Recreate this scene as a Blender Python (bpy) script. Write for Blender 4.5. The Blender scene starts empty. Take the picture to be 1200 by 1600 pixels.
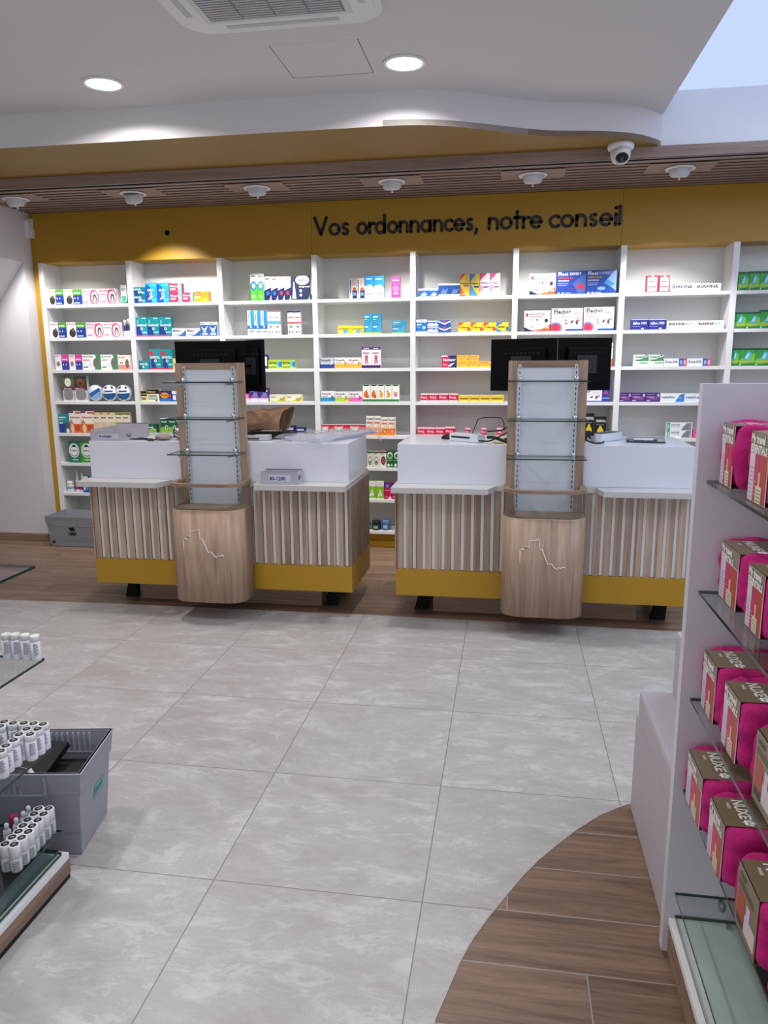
import bpy, bmesh, math, random
from mathutils import Vector, Matrix, noise as mnoise
random.seed(7)
S = bpy.context.scene
COL = S.collection
PI = math.pi

# ------------------------------------------------------------------ camera
F_PX, PITCH, YAW, ROLL, EYE = 1176.55, 0.196598, 0.16351, -0.0075107, 1.45
fw = Vector((-math.sin(YAW)*math.cos(PITCH), math.cos(YAW)*math.cos(PITCH), -math.sin(PITCH)))
rt = Vector((math.cos(YAW), math.sin(YAW), 0)); up = rt.cross(fw)
cr, sr = math.cos(ROLL), math.sin(ROLL)
rt, up = cr*rt + sr*up, -sr*rt + cr*up
cd = bpy.data.cameras.new('camera'); cam = bpy.data.objects.new('camera', cd); COL.objects.link(cam)
m = Matrix((rt, up, -fw)).transposed().to_4x4(); m.translation = (0, 0, EYE); cam.matrix_world = m
cd.sensor_fit = 'VERTICAL'; cd.sensor_height = 36.0; cd.lens = 36.0*F_PX/1600.0
cd.clip_start = 0.02; cd.clip_end = 60
S.camera = cam

# ------------------------------------------------------------------ exposure, world, lights
S.view_settings.view_transform = 'Standard'; S.view_settings.look = 'None'
S.view_settings.exposure = -0.13; S.view_settings.gamma = 1.0; S.view_settings.use_curve_mapping = False
w = bpy.data.worlds.new('daylight'); S.world = w; w.use_nodes = True
w.node_tree.nodes['Background'].inputs[0].default_value = (0.90, 0.93, 1.0, 1)
w.node_tree.nodes['Background'].inputs[1].default_value = 0.45

def area(name, loc, rot, sx, sy, power, col=(1, 1, 1), shape='RECTANGLE', spread=None):
    l = bpy.data.lights.new(name, 'AREA'); l.shape = shape; l.size = sx
    if shape == 'RECTANGLE': l.size_y = sy
    l.energy = power; l.color = col
    if spread: l.spread = spread
    o = bpy.data.objects.new(name, l); COL.objects.link(o); o.location = loc; o.rotation_euler = rot
    return o
def spot(name, loc, target, power, angle, blend=0.3, col=(1, 1, 1), r=0.04):
    l = bpy.data.lights.new(name, 'SPOT'); l.energy = power; l.spot_size = angle; l.spot_blend = blend
    l.color = col; l.shadow_soft_size = r
    o = bpy.data.objects.new(name, l); COL.objects.link(o); o.location = loc
    o.rotation_euler = (Vector(target)-Vector(loc)).to_track_quat('-Z', 'Y').to_euler()
    return o
# daylight through the shop front behind the camera
area('shopfront_daylight', (0.3, -2.3, 1.5), (PI/2, 0, 0), 5.0, 2.4, 30, (0.93, 0.95, 1.0))
# daylight falling through the coffer at right, and the further ceiling lights of the shop
area('coffer_daylight', (2.35, 2.6, 2.95), (0, 0, 0), 1.2, 3.6, 48, (0.80, 0.88, 1.0))
# downlights in the lowered ceiling
DOWN = [(-2.096, 3.94), (-0.535, 3.95), (-2.096, 2.0), (-0.535, 1.6), (-2.0, 0.0)]
for x, y in DOWN:
    area('downlight_lamp', (x, y, 2.845), (0, 0, 0), 0.17, 0, 14, (1.0, 0.975, 0.95), 'DISK', 2.72)
# adjustable spots between the slats, turned to the shelves
SPOTX = [-3.495, -2.60, -1.707, -0.788, 0.118, 1.008]
for i, x in enumerate(SPOTX):
    spot('shelf_spot_lamp', (x, 5.19, 2.50), (x+0.05, 5.86, 1.35 if i == 1 else 1.0), 66, math.radians(88 if i == 1 else 82), 0.55, (1.0, 0.97, 0.92), 0.03)

# ------------------------------------------------------------------ materials
def lin(c):
    if isinstance(c, str):
        c = c.lstrip('#'); c = [int(c[i:i+2], 16) for i in (0, 2, 4)]
    c = [v/255 for v in c]
    return tuple(v/12.92 if v <= .04045 else ((v+.055)/1.055)**2.4 for v in c) + (1,)
MC = {}
def mat(c, rough=0.45, metal=0.0, coat=0.0, alpha=None):
    k = (str(c), rough, metal, coat)
    if k in MC: return MC[k]
    m = bpy.data.materials.new('paint_'+str(c).strip('#()').replace(', ', '_')); m.use_nodes = True
    nt = m.node_tree; b = nt.nodes['Principled BSDF']
    b.inputs['Base Color'].default_value = lin(c); b.inputs['Roughness'].default_value = rough
    b.inputs['Metallic'].default_value = metal; b.inputs['Coat Weight'].default_value = coat
    MC[k] = m
    return m
class NT:
    """small node helper"""
    def __init__(s, name):
        s.m = bpy.data.materials.new(name); s.m.use_nodes = True; s.t = s.m.node_tree
        s.b = s.t.nodes['Principled BSDF']; s.out = s.t.nodes['Material Output']
    def n(s, typ, ins=None, **kw):
        x = s.t.nodes.new(typ)
        for k, v in kw.items(): setattr(x, k, v)
        for k, v in (ins or {}).items():
            if hasattr(v, 'is_linked') or hasattr(v, 'links'): s.t.links.new(v, x.inputs[k])
            else: x.inputs[k].default_value = v
        return x
    def math(s, op, a, b=0.0, c=0.0):
        return s.n('ShaderNodeMath', {0: a, 1: b, 2: c}, operation=op).outputs[0]
    def mix(s, f, a, b, mode='MIX'):
        x = s.n('ShaderNodeMix', data_type='RGBA', blend_type=mode)
        for i, v in ((0, f), (6, a), (7, b)):
            if hasattr(v, 'links'): s.t.links.new(v, x.inputs[i])
            else: x.inputs[i].default_value = v
        return x.outputs[2]
    def ramp(s, f, stops):
        r = s.n('ShaderNodeValToRGB', {0: f}); e = r.color_ramp.elements
        e[0].position, e[0].color = stops[0]; e[1].position, e[1].color = stops[-1]
        for p, c in stops[1:-1]:
            k = e.new(p); k.color = c
        return r.outputs[0]
    def set(s, **kw):
        for k, v in kw.items():
            k = k.replace('_', ' ')
            if hasattr(v, 'links'): s.t.links.new(v, s.b.inputs[k])
            else: s.b.inputs[k].default_value = v
        return s.m

def wood(name, dark, mid, light, axis='z', rough=0.5, vary=0.0, vary_axis='x', pitch=0.1):
    k = NT(name); pos = k.n('ShaderNodeNewGeometry').outputs['Position']
    sc = {'x': (1.3, 22, 22), 'y': (22, 1.3, 22), 'z': (22, 22, 1.3)}[axis]
    mp = k.n('ShaderNodeMapping', {'Vector': pos, 'Scale': sc}).outputs[0]
    n1 = k.n('ShaderNodeTexNoise', {'Vector': mp, 'Scale': 1.0, 'Detail': 6.0, 'Roughness': 0.65, 'Distortion': 1.2}).outputs[0]
    sc2 = {'x': (3, 140, 140), 'y': (140, 3, 140), 'z': (140, 140, 3)}[axis]
    mp2 = k.n('ShaderNodeMapping', {'Vector': pos, 'Scale': sc2}).outputs[0]
    n2 = k.n('ShaderNodeTexNoise', {'Vector': mp2, 'Scale': 1.0, 'Detail': 3.0}).outputs[0]
    f = k.math('ADD', k.math('MULTIPLY', n1, 0.75), k.math('MULTIPLY', n2, 0.25))
    if vary:
        sp = k.n('ShaderNodeSeparateXYZ', {0: pos})
        idx = k.math('FLOOR', k.math('DIVIDE', sp.outputs['xyz'.index(vary_axis)], pitch))
        wn = k.n('ShaderNodeTexWhiteNoise', {'W': idx}, noise_dimensions='1D').outputs[0]
        f = k.math('ADD', f, k.math('MULTIPLY', k.math('SUBTRACT', wn, 0.5), vary))
    c = k.ramp(f, [(0.30, lin(dark)), (0.5, lin(mid)), (0.72, lin(light))])
    return k.set(Base_Color=c, Roughness=rough)

WOODV = wood('oak_vertical', '#806957', '#aa8f7a', '#c0a68f', 'z', 0.5)
WOODS = wood('oak_slats', '#8a7361', '#b09681', '#c6af99', 'z', 0.5, 0.35, 'x', 0.0535)
WOODX = wood('oak_horizontal', '#6d5647', '#917765', '#a68c79', 'x', 0.5)
WOODC = wood('oak_ceiling_slats', '#7c655b', '#987f75', '#ab9287', 'x', 0.5)
WOODY = wood('oak_depthwise', '#6d5647', '#8c7261', '#a08672', 'y', 0.5)

def tile_mat():
    k = NT('stone_tiles'); pos = k.n('ShaderNodeNewGeometry').outputs['Position']
    sp = k.n('ShaderNodeSeparateXYZ', {0: pos}); X, Y = sp.outputs[0], sp.outputs[1]
    u = k.math('DIVIDE', k.math('ADD', X, 0.2), 0.599); v = k.math('DIVIDE', k.math('SUBTRACT', Y, 1.803), 0.5805)
    fu, fv = k.math('FLOOR', u), k.math('FLOOR', v)
    du = k.math('MULTIPLY', k.math('ABSOLUTE', k.math('SUBTRACT', k.math('FRACT', k.math('ADD', u, 0.5)), 0.5)), 0.599)
    dv = k.math('MULTIPLY', k.math('ABSOLUTE', k.math('SUBTRACT', k.math('FRACT', k.math('ADD', v, 0.5)), 0.5)), 0.58)
    d = k.math('MINIMUM', du, dv); g = k.math('LESS_THAN', d, 0.0016)
    cv = k.n('ShaderNodeCombineXYZ', {0: fu, 1: fv}).outputs[0]
    wn = k.n('ShaderNodeTexWhiteNoise', {'Vector': cv}, noise_dimensions='3D')
    off = k.n('ShaderNodeVectorMath', {0: wn.outputs['Color'], 'Scale': 9.0}, operation='SCALE').outputs[0]
    p = k.n('ShaderNodeVectorMath', {0: pos, 1: off}, operation='ADD').outputs[0]
    rot = k.n('ShaderNodeMapping', {'Vector': p, 'Rotation': (0, 0, -0.6), 'Scale': (1.0, 2.1, 1.0)}).outputs[0]
    n1 = k.n('ShaderNodeTexNoise', {'Vector': rot, 'Scale': 2.6, 'Detail': 10.0, 'Roughness': 0.75, 'Distortion': 0.7}).outputs[0]
    n2 = k.n('ShaderNodeTexNoise', {'Vector': rot, 'Scale': 6.0, 'Detail': 12.0, 'Roughness': 0.78, 'Distortion': 0.5}).outputs[0]
    c = k.ramp(k.math('ADD', k.math('MULTIPLY', n1, 0.62), k.math('MULTIPLY', n2, 0.38)), [(0.34, lin('#a9a29d')), (0.45, lin('#b2ada9')), (0.53, lin('#bcb8b5')), (0.64, lin('#cbc9c7'))])
    vein = k.math('LESS_THAN', k.math('ABSOLUTE', k.math('SUBTRACT', n2, 0.5)), 0.008)
    vmask = k.math('MULTIPLY', vein, k.math('MULTIPLY', k.math('GREATER_THAN', n1, 0.5), 0.35))
    c = k.mix(vmask, c, lin('#8f8780'))
    patch = k.ramp(n2, [(0.52, (0, 0, 0, 1)), (0.62, (1, 1, 1, 1))])
    c = k.mix(k.math('MULTIPLY', patch, 0.30), c, lin('#dcdad8'))
    c = k.mix(g, c, lin('#85807c'))
    bump = k.n('ShaderNodeBump', {'Height': k.math('MULTIPLY', g, -1.0), 'Strength': 0.4, 'Distance': 0.002}).outputs[0]
    k.t.links.new(bump, k.b.inputs['Normal'])
    return k.set(Base_Color=c, Roughness=0.38)
def plank_mat():
    k = NT('wood_look_planks'); pos = k.n('ShaderNodeNewGeometry').outputs['Position']
    sp = k.n('ShaderNodeSeparateXYZ', {0: pos}); X, Y = sp.outputs[0], sp.outputs[1]
    v = k.math('DIVIDE', k.math('SUBTRACT', Y, 1.617), 0.1905); fv = k.math('FLOOR', v)
    wr = k.n('ShaderNodeTexWhiteNoise', {'W': k.math('MULTIPLY', fv, 1.37)}, noise_dimensions='1D').outputs[0]
    # neighbouring rows are staggered by a third of a plank
    u = k.math('DIVIDE', k.math('ADD', k.math('SUBTRACT', X, 0.03), k.math('MULTIPLY', k.math('SUBTRACT', fv, 1.0), 0.695)), 1.2)
    fu = k.math('FLOOR', u)
    du = k.math('MULTIPLY', k.math('ABSOLUTE', k.math('SUBTRACT', k.math('FRACT', k.math('ADD', u, 0.5)), 0.5)), 1.2)
    dv = k.math('MULTIPLY', k.math('ABSOLUTE', k.math('SUBTRACT', k.math('FRACT', k.math('ADD', v, 0.5)), 0.5)), 0.1905)
    g = k.math('LESS_THAN', k.math('MINIMUM', du, dv), 0.0016)
    wn = k.n('ShaderNodeTexWhiteNoise', {'Vector': k.n('ShaderNodeCombineXYZ', {0: fu, 1: fv}).outputs[0]}, noise_dimensions='3D')
    off = k.n('ShaderNodeVectorMath', {0: wn.outputs['Color'], 'Scale': 7.0}, operation='SCALE').outputs[0]
    p = k.n('ShaderNodeVectorMath', {0: pos, 1: off}, operation='ADD').outputs[0]
    mp = k.n('ShaderNodeMapping', {'Vector': p, 'Scale': (1.8, 26, 1)}).outputs[0]
    n1 = k.n('ShaderNodeTexNoise', {'Vector': mp, 'Scale': 1.0, 'Detail': 9.0, 'Roughness': 0.75, 'Distortion': 0.6}).outputs[0]
    f = k.math('ADD', n1, k.math('MULTIPLY', k.math('SUBTRACT', wn.outputs['Value'], 0.5), 0.16))
    c = k.ramp(f, [(0.28, lin('#5a4639')), (0.45, lin('#7d6351')), (0.58, lin('#927663')), (0.75, lin('#a48974'))])
    c = k.mix(g, c, lin('#a39a94'))
    return k.set(Base_Color=c, Roughness=0.42)
def glass_mat(name, tint, gl=0.10, rough=0.02):
    k = NT(name); k.t.nodes.remove(k.b)
    tr = k.n('ShaderNodeBsdfTransparent', {'Color': lin(tint)}).outputs[0]
    gs = k.n('ShaderNodeBsdfGlossy', {'Roughness': rough}).outputs[0]
    fc = k.n('ShaderNodeLayerWeight', {'Blend': 0.5}).outputs['Facing']
    f = k.math('ADD', k.math('MULTIPLY', k.math('POWER', fc, 4.0), 0.55), gl)
    mx = k.n('ShaderNodeMixShader', {0: f, 1: tr, 2: gs}).outputs[0]
    k.t.links.new(mx, k.out.inputs[0]); return k.m
def film_mat(name, c, op):
    k = NT(name); k.t.nodes.remove(k.b)
    tr = k.n('ShaderNodeBsdfTransparent', {'Color': (1, 1, 1, 1)}).outputs[0]
    pr = k.n('ShaderNodeBsdfPrincipled', {'Base Color': lin(c), 'Roughness': 0.15}).outputs[0]
    mx = k.n('ShaderNodeMixShader', {0: op, 1: tr, 2: pr}).outputs[0]
    k.t.links.new(mx, k.out.inputs[0]); return k.m
def emis(name, c, s):
    k = NT(name); k.t.nodes.remove(k.b)
    e = k.n('ShaderNodeEmission', {'Color': c, 'Strength': s}).outputs[0]
    k.t.links.new(e, k.out.inputs[0]); return k.m
def plaster(name, c, rough=0.7):
    k = NT(name); pos = k.n('ShaderNodeNewGeometry').outputs['Position']
    n1 = k.n('ShaderNodeTexNoise', {'Vector': pos, 'Scale': 60.0, 'Detail': 3.0}).outputs[0]
    bp = k.n('ShaderNodeBump', {'Height': n1, 'Strength': 0.05, 'Distance': 0.002}).outputs[0]
    k.t.links.new(bp, k.b.inputs['Normal'])
    return k.set(Base_Color=lin(c), Roughness=rough)
def fabric(name, c, c2, scale=180):
    k = NT(name); pos = k.n('ShaderNodeNewGeometry').outputs['Position']
    n1 = k.n('ShaderNodeTexNoise', {'Vector': pos, 'Scale': float(scale), 'Detail': 2.0}).outputs[0]
    bp = k.n('ShaderNodeBump', {'Height': n1, 'Strength': 0.25, 'Distance': 0.002}).outputs[0]
    k.t.links.new(bp, k.b.inputs['Normal'])
    return k.set(Base_Color=k.ramp(n1, [(0.3, lin(c)), (0.7, lin(c2))]), Roughness=0.85)

TILE, PLANK = tile_mat(), plank_mat()
CEIL = plaster('ceiling_paint', '#dcd9dc'); WALLM = plaster('wall_paint', '#dad8dc')
MUST = mat('#b08613', 0.45); MUST_SHADE = plaster('mustard_paint_shaded', '#8e6c18', 0.5)  # soffit copy of the mustard is darkened, its shade painted into the colour
WHITE = mat('#e9e9ea', 0.35); WHITEM = mat('#d6d7d4', 0.4); COUNTW = mat('#dfe2ec', 0.25)
LEDGE = mat('#c9c6c4', 0.35); GAPW = mat('#dcdddb', 0.5)
BLACK = mat('#0b0b0e', 0.35); DARK = mat('#17171a', 0.5); RUB = mat('#131315', 0.7)
CHROME = mat('#b9c0c4', 0.25, 0.9); STEEL = mat('#8d9296', 0.35, 0.8)
GLASS = glass_mat('clear_glass', '#f9fcfb', 0.03); GEDGE = mat('#14382f', 0.12)
ACRYL = glass_mat('clear_acrylic', '#f1f3f3', 0.02, 0.05); AEDGE = mat('#d8dde0', 0.2)
GREYP = mat('#9a9da6', 0.5); GREYD = mat('#7f8087', 0.5)
LAMP = emis('lamp_diffuser', (1, 1, 1, 1), 6.0)
SKYP = emis('luminous_blue_ceiling', (0.56, 0.69, 1.0, 1), 1.12)
FROST = mat('#c3c7cb', 0.3); SLOTB = mat('#1a1d21', 0.4)
KRAFT = fabric('kraft_paper', '#8a6a50', '#94745a', 30)
UPH = fabric('grey_upholstery', '#b1aab2', '#bcb5bd', 260)
PINK = fabric('magenta_velour', '#b00d68', '#c21478', 120)
BRONZE = mat('#93836a', 0.32, 0.35)

# ------------------------------------------------------------------ mesh builder
_TX = {}
def text_mesh(s, bold=0.02, res=2):
    k = (s, bold, res)
    if k in _TX: return _TX[k]
    c = bpy.data.curves.new('t', 'FONT'); c.body = s; c.size = 1.0; c.offset = bold; c.resolution_u = res
    o = bpy.data.objects.new('t', c); COL.objects.link(o)
    dg = bpy.context.evaluated_depsgraph_get(); me = bpy.data.meshes.new_from_object(o.evaluated_get(dg))
    vs = [v.co.copy() for v in me.vertices]; fs = [tuple(p.vertices) for p in me.polygons]
    bpy.data.objects.remove(o); bpy.data.curves.remove(c); bpy.data.meshes.remove(me)
    x0 = min([v.x for v in vs] or [0]); x1 = max([v.x for v in vs] or [1]); y1 = max([v.y for v in vs] or [1])
    _TX[k] = (vs, fs, x0, x1, y1); return _TX[k]

class B:
    def __init__(s): s.bm = bmesh.new(); s.mats = []
    def mi(s, m):
        if m not in s.mats: s.mats.append(m)
        return s.mats.index(m)
    def face(s, vs, m, smooth=False):
        f = s.bm.faces.new([s.bm.verts.new(v) for v in vs]); f.material_index = s.mi(m); f.smooth = smooth; return f
    def box(s, x0, y0, z0, x1, y1, z1, m, bev=0.0, rot=None, edge=None):
        """axis box; edge = material for every face but top and bottom; rot = (angle, cx, cy)"""
        P = [Vector((x, y, z)) for z in (z0, z1) for y in (y0, y1) for x in (x0, x1)]
        if rot:
            a, cx, cy = rot; ca, sa = math.cos(a), math.sin(a)
            P = [Vector((cx+(p.x-cx)*ca-(p.y-cy)*sa, cy+(p.x-cx)*sa+(p.y-cy)*ca, p.z)) for p in P]
        V = [s.bm.verts.new(p) for p in P]; F = []
        for i, q in enumerate(((0, 2, 3, 1), (4, 5, 7, 6), (0, 1, 5, 4), (2, 6, 7, 3), (0, 4, 6, 2), (1, 3, 7, 5))):
            f = s.bm.faces.new([V[k] for k in q]); f.material_index = s.mi(edge if edge and i > 1 else m); F.append(f)
        if bev:
            es = list({e for f in F for e in f.edges})
            bmesh.ops.bevel(s.bm, geom=es, offset=bev, segments=2, affect='EDGES', profile=0.7)
        return s
    def prism(s, pts, a, b, m, axis='z', edge=None, smooth=False):
        """extrude a 2D outline (counter-clockwise) between a and b on the axis"""
        def P(p, h):
            return {'z': (p[0], p[1], h), 'y': (p[0], h, p[1]), 'x': (h, p[0], p[1])}[axis]
        lo = [s.bm.verts.new(P(p, a)) for p in pts]; hi = [s.bm.verts.new(P(p, b)) for p in pts]
        i1, i2 = s.mi(m), s.mi(edge or m); fs = []
        f = s.bm.faces.new(lo[::-1]); f.material_index = i1; fs.append(f)
        f = s.bm.faces.new(hi); f.material_index = i1; fs.append(f)
        n = len(pts)
        for i in range(n):
            f = s.bm.faces.new((lo[i], lo[(i+1) % n], hi[(i+1) % n], hi[i])); f.material_index = i2; f.smooth = smooth; fs.append(f)
        bmesh.ops.recalc_face_normals(s.bm, faces=fs)
        return s
    def lathe(s, prof, c, m, seg=24, axis='z', mats=None, smooth=True, tilt=None):
        """prof = [(r,h),...] around axis through c"""
        rings = []; T = tilt or Matrix.Identity(3)
        for r, h in prof:
            ring = []
            for i in range(seg):
                a = 2*PI*i/seg; p = Vector((r*math.cos(a), r*math.sin(a), h))
                if axis == 'y': p = Vector((p.x, p.z, -p.y))
                if axis == 'x': p = Vector((p.z, p.x, p.y))
                ring.append(s.bm.verts.new(Vector(c) + T @ p))
            rings.append(ring)
        fs = []
        for k in range(len(rings)-1):
            mm = s.mi(mats[k] if mats else m)
            for i in range(seg):
                f = s.bm.faces.new((rings[k][i], rings[k][(i+1) % seg], rings[k+1][(i+1) % seg], rings[k+1][i]))
                f.material_index = mm; f.smooth = smooth; fs.append(f)
        for ring, mm in ((rings[0], mats[0] if mats else m), (rings[-1], mats[-1] if mats else m)):
            f = s.bm.faces.new(ring); f.material_index = s.mi(mm); fs.append(f)
        bmesh.ops.recalc_face_normals(s.bm, faces=fs)
        return s
    def tube(s, pts, r, m, seg=8):
        pts = [Vector(p) for p in pts]; rings = []
        for i, p in enumerate(pts):
            t = (pts[min(i+1, len(pts)-1)]-pts[max(i-1, 0)]).normalized()
            a = Vector((0, 0, 1)) if abs(t.z) < 0.9 else Vector((1, 0, 0))
            u = t.cross(a).normalized(); v = t.cross(u)
            rings.append([s.bm.verts.new(p + r*(math.cos(2*PI*k/seg)*u + math.sin(2*PI*k/seg)*v)) for k in range(seg)])
        fs = []
        for a, b in zip(rings, rings[1:]):
            for k in range(seg):
                f = s.bm.faces.new((a[k], a[(k+1) % seg], b[(k+1) % seg], b[k])); f.smooth = True; fs.append(f)
        fs += [s.bm.faces.new(rings[0]), s.bm.faces.new(rings[-1])]
        for f in fs: f.material_index = s.mi(m)
        bmesh.ops.recalc_face_normals(s.bm, faces=fs)
        return s
    def text(s, t, O, u, v, h, m, wmax=None, bold=0.02, res=2, lift=0.0004, center=False, stretch=False):
        vs, fs, x0, x1, y1 = text_mesh(t, bold, res)
        O, u, v = Vector(O), Vector(u).normalized(), Vector(v).normalized(); n = u.cross(v)
        k = h/0.73; kx = k
        if wmax and (stretch or (x1-x0)*k > wmax): kx = wmax/(x1-x0)
        dx = -(x1+x0)/2 if center else -x0
        V = [s.bm.verts.new(O + u*((p.x+dx)*kx) + v*(p.y*k) + n*lift) for p in vs]; i = s.mi(m)
        for f in fs:
            try: g = s.bm.faces.new([V[q] for q in f]); g.material_index = i
            except ValueError: pass
        return s
    def obj(s, name, parent=None, origin=None):
        me = bpy.data.meshes.new(name)
        off = parent['_o'] if parent else (origin or (0, 0, 0))
        if origin and parent is None: off = origin
        bmesh.ops.translate(s.bm, verts=s.bm.verts, vec=-Vector(off))
        s.bm.to_mesh(me); s.bm.free()
        for m in s.mats: me.materials.append(m)
        o = bpy.data.objects.new(name, me); COL.objects.link(o)
        if parent: o.parent = parent; o['_o'] = list(off)
        else: o.location = off; o['_o'] = list(off)
        return o
def thing(name, label, cat, loc, group=None):
    o = bpy.data.objects.new(name, None); COL.objects.link(o); o.location = loc; o.empty_display_size = 0.05
    o['_o'] = list(loc); o['label'] = label; o['category'] = cat
    if group: o['group'] = group
    return o
def tag(o, label, cat, group=None):
    o['label'] = label; o['category'] = cat
    if group: o['group'] = group
    return o
def struct(b, name, origin=None):
    o = b.obj(name, origin=origin); o['kind'] = 'structure'; return o
def dup(root, loc, label=None, rotz=None):
    r = root.copy(); COL.objects.link(r); r.location = loc
    if rotz is not None: r.rotation_euler = (0, 0, rotz)
    if label: r['label'] = label
    for ch in list(root.children):
        c = ch.copy(); COL.objects.link(c); c.parent = r
        for g in list(ch.children):
            d = g.copy(); COL.objects.link(d); d.parent = c
    return r
def arc(cx, cy, r, a0, a1, n):
    return [(cx+r*math.cos(math.radians(a0+(a1-a0)*i/n)), cy+r*math.sin(math.radians(a0+(a1-a0)*i/n))) for i in range(n+1)]
def rrect(x0, y0, x1, y1, r, n=5):
    return arc(x1-r, y0+r, r, -90, 0, n)+arc(x1-r, y1-r, r, 0, 90, n)+arc(x0+r, y1-r, r, 90, 180, n)+arc(x0+r, y0+r, r, 180, 270, n)

# ================================================================== SETTING
CURVE = [(0.80, 2.72), (0.62, 2.50), (0.50, 2.41), (0.438, 2.377), (0.388, 2.343), (0.321, 2.286), (0.243, 2.198), (0.178, 2.113), (0.118, 2.028), (0.07, 1.949),
         (0.025, 1.862), (-0.016, 1.781), (-0.055, 1.695), (-0.083, 1.616), (-0.107, 1.524), (-0.129, 1.44), (-0.145, 1.30), (-0.15, 1.1)]
FAR = [(-4.8, 4.085), (-3.13, 4.091), (-2.4, 4.122), (-0.8, 4.134), (0.4, 4.112), (0.911, 4.098), (3.2, 4.05)]
b = B()
tile_poly = [(-4.8, -2.4), (-0.15, -2.4)] + CURVE[::-1] + [(3.2, 2.72)] + FAR[::-1]
b.prism(tile_poly, -0.03, 0.0, TILE); struct(b, 'floor')
b = B(); b.prism([(-0.15, -2.4), (3.2, -2.4), (3.2, 2.72)] + CURVE, -0.03, -0.0005, PLANK)
struct(b, 'floor')
b = B(); b.prism(FAR + [(3.2, 6.1), (-4.8, 6.1)], -0.03, -0.0005, PLANK); struct(b, 'floor')
# thin metal strip along the curved edge between tile and planks
b = B(); L1 = CURVE; r = 0.0022
for (p, q) in zip(L1, L1[1:]):
    d = Vector((q[0]-p[0], q[1]-p[1])).normalized(); n = Vector((-d.y, d.x))*r
    b.prism([(p[0]-n.x, p[1]-n.y), (q[0]-n.x, q[1]-n.y), (q[0]+n.x, q[1]+n.y), (p[0]+n.x, p[1]+n.y)], -0.001, 0.0012, mat('#b3aeaa', 0.3))
struct(b, 'trim_1')

# left wall with its opening, niche behind it
WX = -3.757
b = B()
b.box(WX-0.12, 5.605, 0, WX, 6.0, 2.9, WALLM)
b.box(WX-0.12, 3.2, 2.232, WX, 5.605, 2.9, WALLM)
b.box(WX-0.12, -2.4, 0, WX, 3.2, 2.9, WALLM)
struct(b, 'wall_left')
b = B()
b.box(-4.8, 5.6, 0, WX-0.12, 5.7, 2.6, WALLM)
b.box(WX-0.12, 5.6, 0, WX-0.001, 5.6049, 2.232, WALLM)
b.prism([(WX-0.001, 2.232), (-4.25, 1.60), (-4.8, 0.9), (-4.8, 2.6), (WX-0.001, 2.6)][::-1], 4.6, 5.5995, WALLM, 'y')
b.box(-4.85, 3.0, 0, -4.8, 5.7, 2.6, WALLM)
struct(b, 'wall_niche')
b = B(); b.box(-4.8, 5.585, 0, WX-0.002, 5.5998, 0.066, WOODX, 0.002); struct(b, 'baseboard_left')
# back wall, right wall
b = B(); b.box(-3.9, 5.975, 0, 3.2, 6.1, 3.1, WALLM); struct(b, 'wall_back')
b = B(); b.box(3.2, -2.4, 0, 3.3, 6.1, 3.1, WALLM); struct(b, 'wall_right')

# lowered white ceiling with curved edge, fascia, mustard soffit
CZ, SZF, BY = 2.865, 2.69, 5.0
FC = [(-0.70, 4.306), (-0.60, 4.310), (-0.50, 4.325), (-0.43, 4.344), (-0.357, 4.372), (-0.28, 4.408), (-0.19, 4.457), (-0.10, 4.508), (-0.017, 4.555), (0.07, 4.606), (0.161, 4.650), (0.25, 4.678), (0.339, 4.695),
      (0.45, 4.718), (0.557, 4.752), (0.64, 4.79), (0.709, 4.836), (0.76, 4.885), (0.80, 4.932), (0.835, 4.975), (0.853, BY)]
VX = 0.853
b = B(); b.prism([(-4.9, -2.4), (VX, -2.4)] + FC[::-1] + [(-4.9, 4.306)], CZ, CZ+0.04, CEIL)
struct(b, 'ceiling')
b = B()
line = [(-4.9, 4.306)] + FC
vs0 = [b.bm.verts.new((x, y, SZF)) for x, y in line]; vs1 = [b.bm.verts.new((x, y, CZ+0.02)) for x, y in line]
for i in range(len(line)-1):
    f = b.bm.faces.new((vs0[i], vs0[i+1], vs1[i+1], vs1[i])); f.smooth = i > 0; f.material_index = b.mi(CEIL)
struct(b, 'trim_2')
b = B(); b.prism([(-4.9, 4.3065)] + FC + [(-4.9, BY)], SZF, SZF+0.03, MUST_SHADE); struct(b, 'ceiling')
# coffer at right: side wall, back wall and luminous ceiling
b = B(); b.box(VX-0.04, -2.4, CZ+0.001, VX, BY, 3.2, CEIL)
b.box(VX, BY, 2.69, 3.2, BY+0.04, 3.2, mat('#eef0f4', .6)); struct(b, 'trim_3')
b = B(); b.box(VX, -2.4, 2.99, 3.2, BY, 3.02, SKYP)
struct(b, 'ceiling')

# slatted wood ceiling: edge board, slats, dark void above, square boards round the lamps
SLZ = 2.612
b = B(); b.box(WX, BY-0.018, SLZ+0.016, 3.2, BY, SZF, WOODC); struct(b, 'trim_4')
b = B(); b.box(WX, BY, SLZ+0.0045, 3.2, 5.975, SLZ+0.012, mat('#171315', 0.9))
n = 10; pitch = (5.75-BY)/n
for i in range(n+2):
    y = BY+i*pitch
    b.box(WX, y, SLZ, 3.2, y+pitch*0.52, SLZ+0.004, WOODC)
struct(b, 'ceiling')
for k, x in enumerate(SPOTX):
    b = B(); b.box(x-0.20, 5.075, SLZ-0.003, x+0.20, 5.32, SLZ+0.02, WOODC); o = struct(b, 'trim_%d' % (5+k))
ly = ['leftmost', 'second from left', 'third from left', 'fourth from left', 'fifth from left', 'sixth and rightmost']
sp0 = thing('ceiling_spotlight', 'x', 'ceiling light', (0, 0, 0), 'spotlights in the slatted ceiling')
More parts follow.
